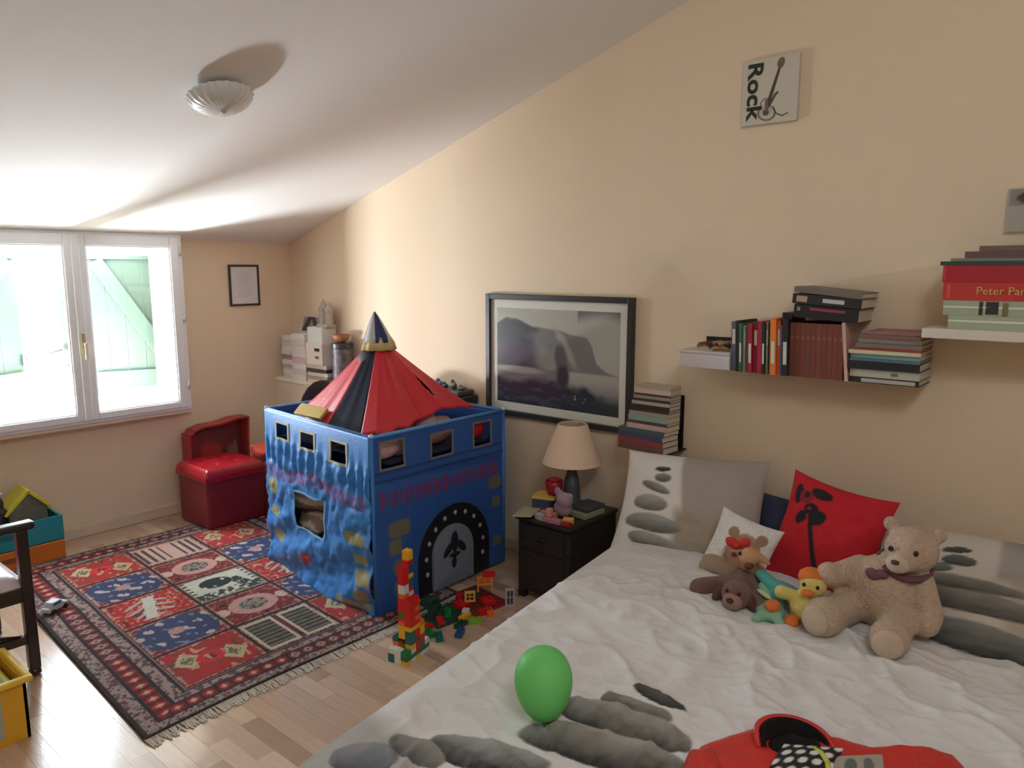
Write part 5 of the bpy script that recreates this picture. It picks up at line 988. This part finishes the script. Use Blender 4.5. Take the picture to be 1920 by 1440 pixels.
def stick(u, v):
    P = Paint(u, v, (176, 176, 160)); P.el(.7, .3, .2, .2, (150, 40, 40), warp=.4); P.el(.5, .5, .12, .25, (60, 56, 50), warp=.5); P.el(.3, .75, .3, .14, (120, 150, 130), warp=.3); P.el(.85, .7, .1, .12, (40, 40, 40)); return P.flat()
MB().grid(.46 + .20 * u, y0_ - .002 + 0 * u, .03 + .14 * v, C=stick(u, v)).build('sticker', M_print, yb_); MB().grid(x1_ + .002 + 0 * u, y0_ + .04 + .17 * u, .03 + .14 * v, C=stick(u, v)).build('sticker', M_print, yb_)
yt = thing('yellow_tray', 'lime yellow toy tray lying in the yellow basket', 'toy', (.57, 2.93, .12)); MB().box(.42, 2.82, .16, .715, 3.04, .19).build('tray', cm((196, 190, 60), .5), yt, bevel=.01); MB().box(.45, 2.85, .19, .69, 3.01, .2).build('inset', cm((150, 150, 60), .6), yt); MB().box(.44, 2.84, .01, .70, 3.02, .16).build('stand', cm((150, 150, 60), .6), yt)
# small toy by the rug edge
tc_ = thing('toy_car', 'small white and blue toy car on the left rug border', 'toy', (1.13, 3.74, .02)); Mt_ = Matrix.Translation((1.13, 3.74, .024)) @ Matrix.Rotation(.5, 4, 'Z')
MB().prism([(-.06, .012), (.06, .012), (.06, .03), (.03, .035), (.015, .055), (-.035, .055), (-.05, .034), (-.06, .032)], -.022, .022, Mt_ @ Matrix(((1, 0, 0, 0), (0, 0, 1, 0), (0, 1, 0, 0), (0, 0, 0, 1)))).build('body', cm((188, 200, 206), .4), tc_, bevel=.004)
MB().box(-.03, -.0225, .037, .012, .0225, .050, Mt_).build('windows', cm((70, 96, 120), .3), tc_)
for a in (-.035, .035):
    for s_y in (-.024, .024): MB().cyl(tuple(Mt_ @ Vector((a, s_y - .004, .012))), tuple(Mt_ @ Vector((a, s_y + .004, .012))), .012, n=14).build('wheel', cm((40, 40, 42), .5), tc_)

# ------------------------------------------------------------------ toy building bricks
def brick_mesh(nx, ny, h, name='brick'):
    b = MB(); b.box(.0003, .0003, 0, nx * .016 - .0003, ny * .016 - .0003, h)
    for i in range(nx):
        for j in range(ny): b.lathe([(.0048, h), (.0048, h + .0042)], 7, Matrix.Translation(((i + .5) * .016, (j + .5) * .016, 0)))
    return b.mesh(name)
BH = .0192
BM = {(a, b_): brick_mesh(a, b_, BH) for a in (2, 4) for b_ in (2, 4)}
BC = {'red': (206, 30, 36), 'yellow': (232, 178, 40), 'green': (30, 132, 62), 'blue': (36, 84, 140), 'white': (216, 218, 220), 'orange': (226, 108, 44), 'lime': (130, 182, 62), 'teal': (28, 104, 96), 'dkgreen': (44, 74, 62)}
BMAT = {k: mat('brick_' + k, v, .3) for k, v in BC.items()}
MESHC = {}
def brick(size, col, loc, parent=None, rz=0, label=None, group=None, name='brick'):
    key = (size, col)
    if key not in MESHC: me = BM[size].copy(); me.materials.append(BMAT[col]); MESHC[key] = me
    o = bpy.data.objects.new(name, MESHC[key]); COL.objects.link(o); o.location = loc; o.rotation_euler = (0, 0, rz)
    if parent: o.parent = parent
    if label: tag(o, label, 'toy brick', group)
    return o
tw = thing('brick_tower', 'tall tower of colourful toy bricks beside the castle tent', 'toy tower', (1.935, 2.19, .0), R(12)); rr = random.Random(12)
cs_ = ['red', 'yellow', 'green', 'red', 'orange', 'white', 'teal', 'red', 'lime', 'yellow', 'blue', 'red']
u_ = .032
def lay(k, cells):
    for (i, j, c) in cells: brick((2, 2), c, (i * u_, j * u_, k * BH), tw)
rc0 = lambda w_=None: rr.choice(cs_ if not w_ else w_)
for k in range(5):     # broad foot
    pal = [['teal', 'green', 'white', 'yellow', 'teal'], ['white', 'teal', 'orange', 'green'], ['white', 'red', 'orange', 'green', 'yellow'], ['red', 'orange', 'yellow', 'green'], ['red', 'orange', 'yellow', 'teal']][k]
    for i in range(-2, 3):
        for j in range(-1, 2):
            if (i in (-2, 2) or j in (-1, 1)) and not (k > 2 and i in (-2, 2)): brick((2, 2), rc0(pal), (i * u_, j * u_, k * BH), tw)
for k in range(5, 14):   # middle body
    pal = ['red', 'red', 'yellow', 'orange', 'lime', 'green', 'red'] if k > 7 else ['red', 'teal', 'yellow', 'teal', 'orange', 'red']
    for (i, j) in ((-1, -1), (0, -1), (-1, 0), (0, 0)) + (((1, -1), (1, 0)) if k < 8 else ()): brick((2, 2), rc0(['red'] if k >= 12 else pal), (i * u_, j * u_, k * BH), tw)
for k, c in enumerate(['orange', 'white', 'white', 'red', 'red', 'red', 'red']): brick((2, 2), c, (-.9 * u_, 0, (14 + k) * BH), tw)
for k, c in enumerate(['white', 'red', 'blue', 'teal', 'yellow', 'blue', 'teal', 'red', 'yellow', 'yellow']): brick((2, 2), c, (.1 * u_, 0, (14 + k) * BH), tw)
# red-edged base plate with scattered bricks in front of the doorway
bp = thing('base_plate', 'red and green studded base plate on the floor before the tent door', 'toy plate', (2.40, 2.38, 0), R(-8))
MB().box(-.20, -.13, 0, .0, .14, .006).build('plate', BMAT['dkgreen'], bp, world=False, bevel=.002); MB().box(.002, -.15, 0, .22, .12, .006).build('plate', mat('brick_dark_red', (156, 24, 30), .35), bp, world=False, bevel=.002)
sb = MB()
for i in range(24):
    for j in range(15): sb.lathe([(.0045, .006), (.0045, .0095)], 6, Matrix.Translation((-.19 + i * .0166, -.12 + j * .016, 0)))
tag(sb.build('studs', BMAT['dkgreen'], bp, world=False), kind='stuff')
loose = [((4, 2), 'dkgreen', (2.22, 2.36, .0097), .3, 'dark green toy brick left on the base plate near the tower'), ((4, 4), 'dkgreen', (2.27, 2.42, .0097), -.2, 'large dark green toy brick before the tent door'), ((4, 2), 'teal', (2.12, 2.18, 0), .9, 'teal toy brick on the floor right of the tower foot'), ((4, 2), 'blue', (2.19, 2.14, 0), .5, 'blue toy brick on the floor nearest the bed edge'), ((4, 2), 'green', (2.13, 2.24, 0), 1.3, 'green toy brick leaning beside the tower'),
         ((4, 4), 'red', (2.38, 2.31, .0097), .1, 'large red toy brick in the middle of the base plate'), ((4, 2), 'red', (2.40, 2.22, .0), -.3, 'red toy brick at the front edge of the base plate'), ((4, 2), 'lime', (2.30, 2.20, 0), -.5, 'lime toy brick in front of the base plate'), ((2, 2), 'red', (2.46, 2.40, .0097), .4, 'small red toy brick at the back of the base plate'), ((4, 2), 'teal', (2.50, 2.36, .0097), .2, 'teal toy brick under the little yellow wall'), ((2, 2), 'orange', (2.34, 2.45, .0097), .6, 'small orange toy brick close to the door flap'), ((4, 2), 'red', (2.23, 2.28, 0), 1.0, 'red toy brick between tower and base plate'),
         ((4, 4), 'dkgreen', (2.28, 2.425, .0293), .15, 'dark green toy brick stacked on the large one before the door'), ((4, 2), 'green', (2.29, 2.30, .0097), .8, 'green toy brick on the green half of the base plate'), ((4, 2), 'dkgreen', (2.24, 2.20, 0), .2, 'dark green toy brick nearest the blue one'), ((4, 4), 'red', (2.47, 2.26, .0097), -.4, 'large red toy brick on the bed side of the base plate'), ((2, 2), 'white', (2.36, 2.26, .0097), .5, 'small white toy brick in front of the large red one'), ((4, 2), 'yellow', (2.31, 2.24, 0), .2, 'yellow toy brick left of the lime one'), ((4, 2), 'teal', (2.05, 2.30, 0), .4, 'teal toy brick behind the tower'), ((2, 2), 'red', (2.15, 2.30, 0), .2, 'small red toy brick behind the green leaning one'), ((4, 2), 'orange', (2.44, 2.17, 0), .9, 'orange toy brick touching the bed edge')]
for s_, c_, l_, r_, lab in loose: brick(s_, c_, l_, None, r_, lab, 'loose toy bricks on the floor', 'toy_brick')
def toy_window(name, label, loc, rz, rgb, wd=.05, hg=.05, pane=(70, 60, 54), legs=0):
    t = thing(name, label, 'toy brick', loc, rz); m = cm(rgb, .35); b = MB(); th = .016; f = .008; z0 = legs
    b.box(0, 0, z0, f, th, z0 + hg).box(wd - f, 0, z0, wd, th, z0 + hg).box(f, 0, z0, wd - f, th, z0 + f).box(f, 0, z0 + hg - f, wd - f, th, z0 + hg).box(wd / 2 - .002, .004, z0 + f, wd / 2 + .002, th - .004, z0 + hg - f).box(f, .004, z0 + hg / 2 - .002, wd - f, th - .004, z0 + hg / 2 + .002)
    if legs: b.box(0, 0, 0, f, th, z0).box(wd - f, 0, 0, wd, th, z0)
    b.build('frame', m, t, world=False); MB().box(f, .006, z0 + f, wd - f, .010, z0 + hg - f).build('pane', cm(pane, .3), t, world=False); return t
toy_window('toy_window', 'yellow toy window piece standing on the red brick', (2.41, 2.33, .033), -.75, (222, 176, 80))
toy_window('toy_window', 'pale grey toy window piece beside the bed edge', (2.555, 2.20, 0), -.75, (176, 178, 188), .045, .085)
toy_window('toy_window', 'orange toy wall piece raised on two legs near the nightstand', (2.53, 2.36, .033), -.75, (226, 150, 60), .075, .04, (190, 100, 40), legs=.035)
brick((4, 2), 'red', (2.545, 2.34, .108), None, -.75, 'red toy brick capping the orange wall piece', 'loose toy bricks on the floor', 'toy_brick')
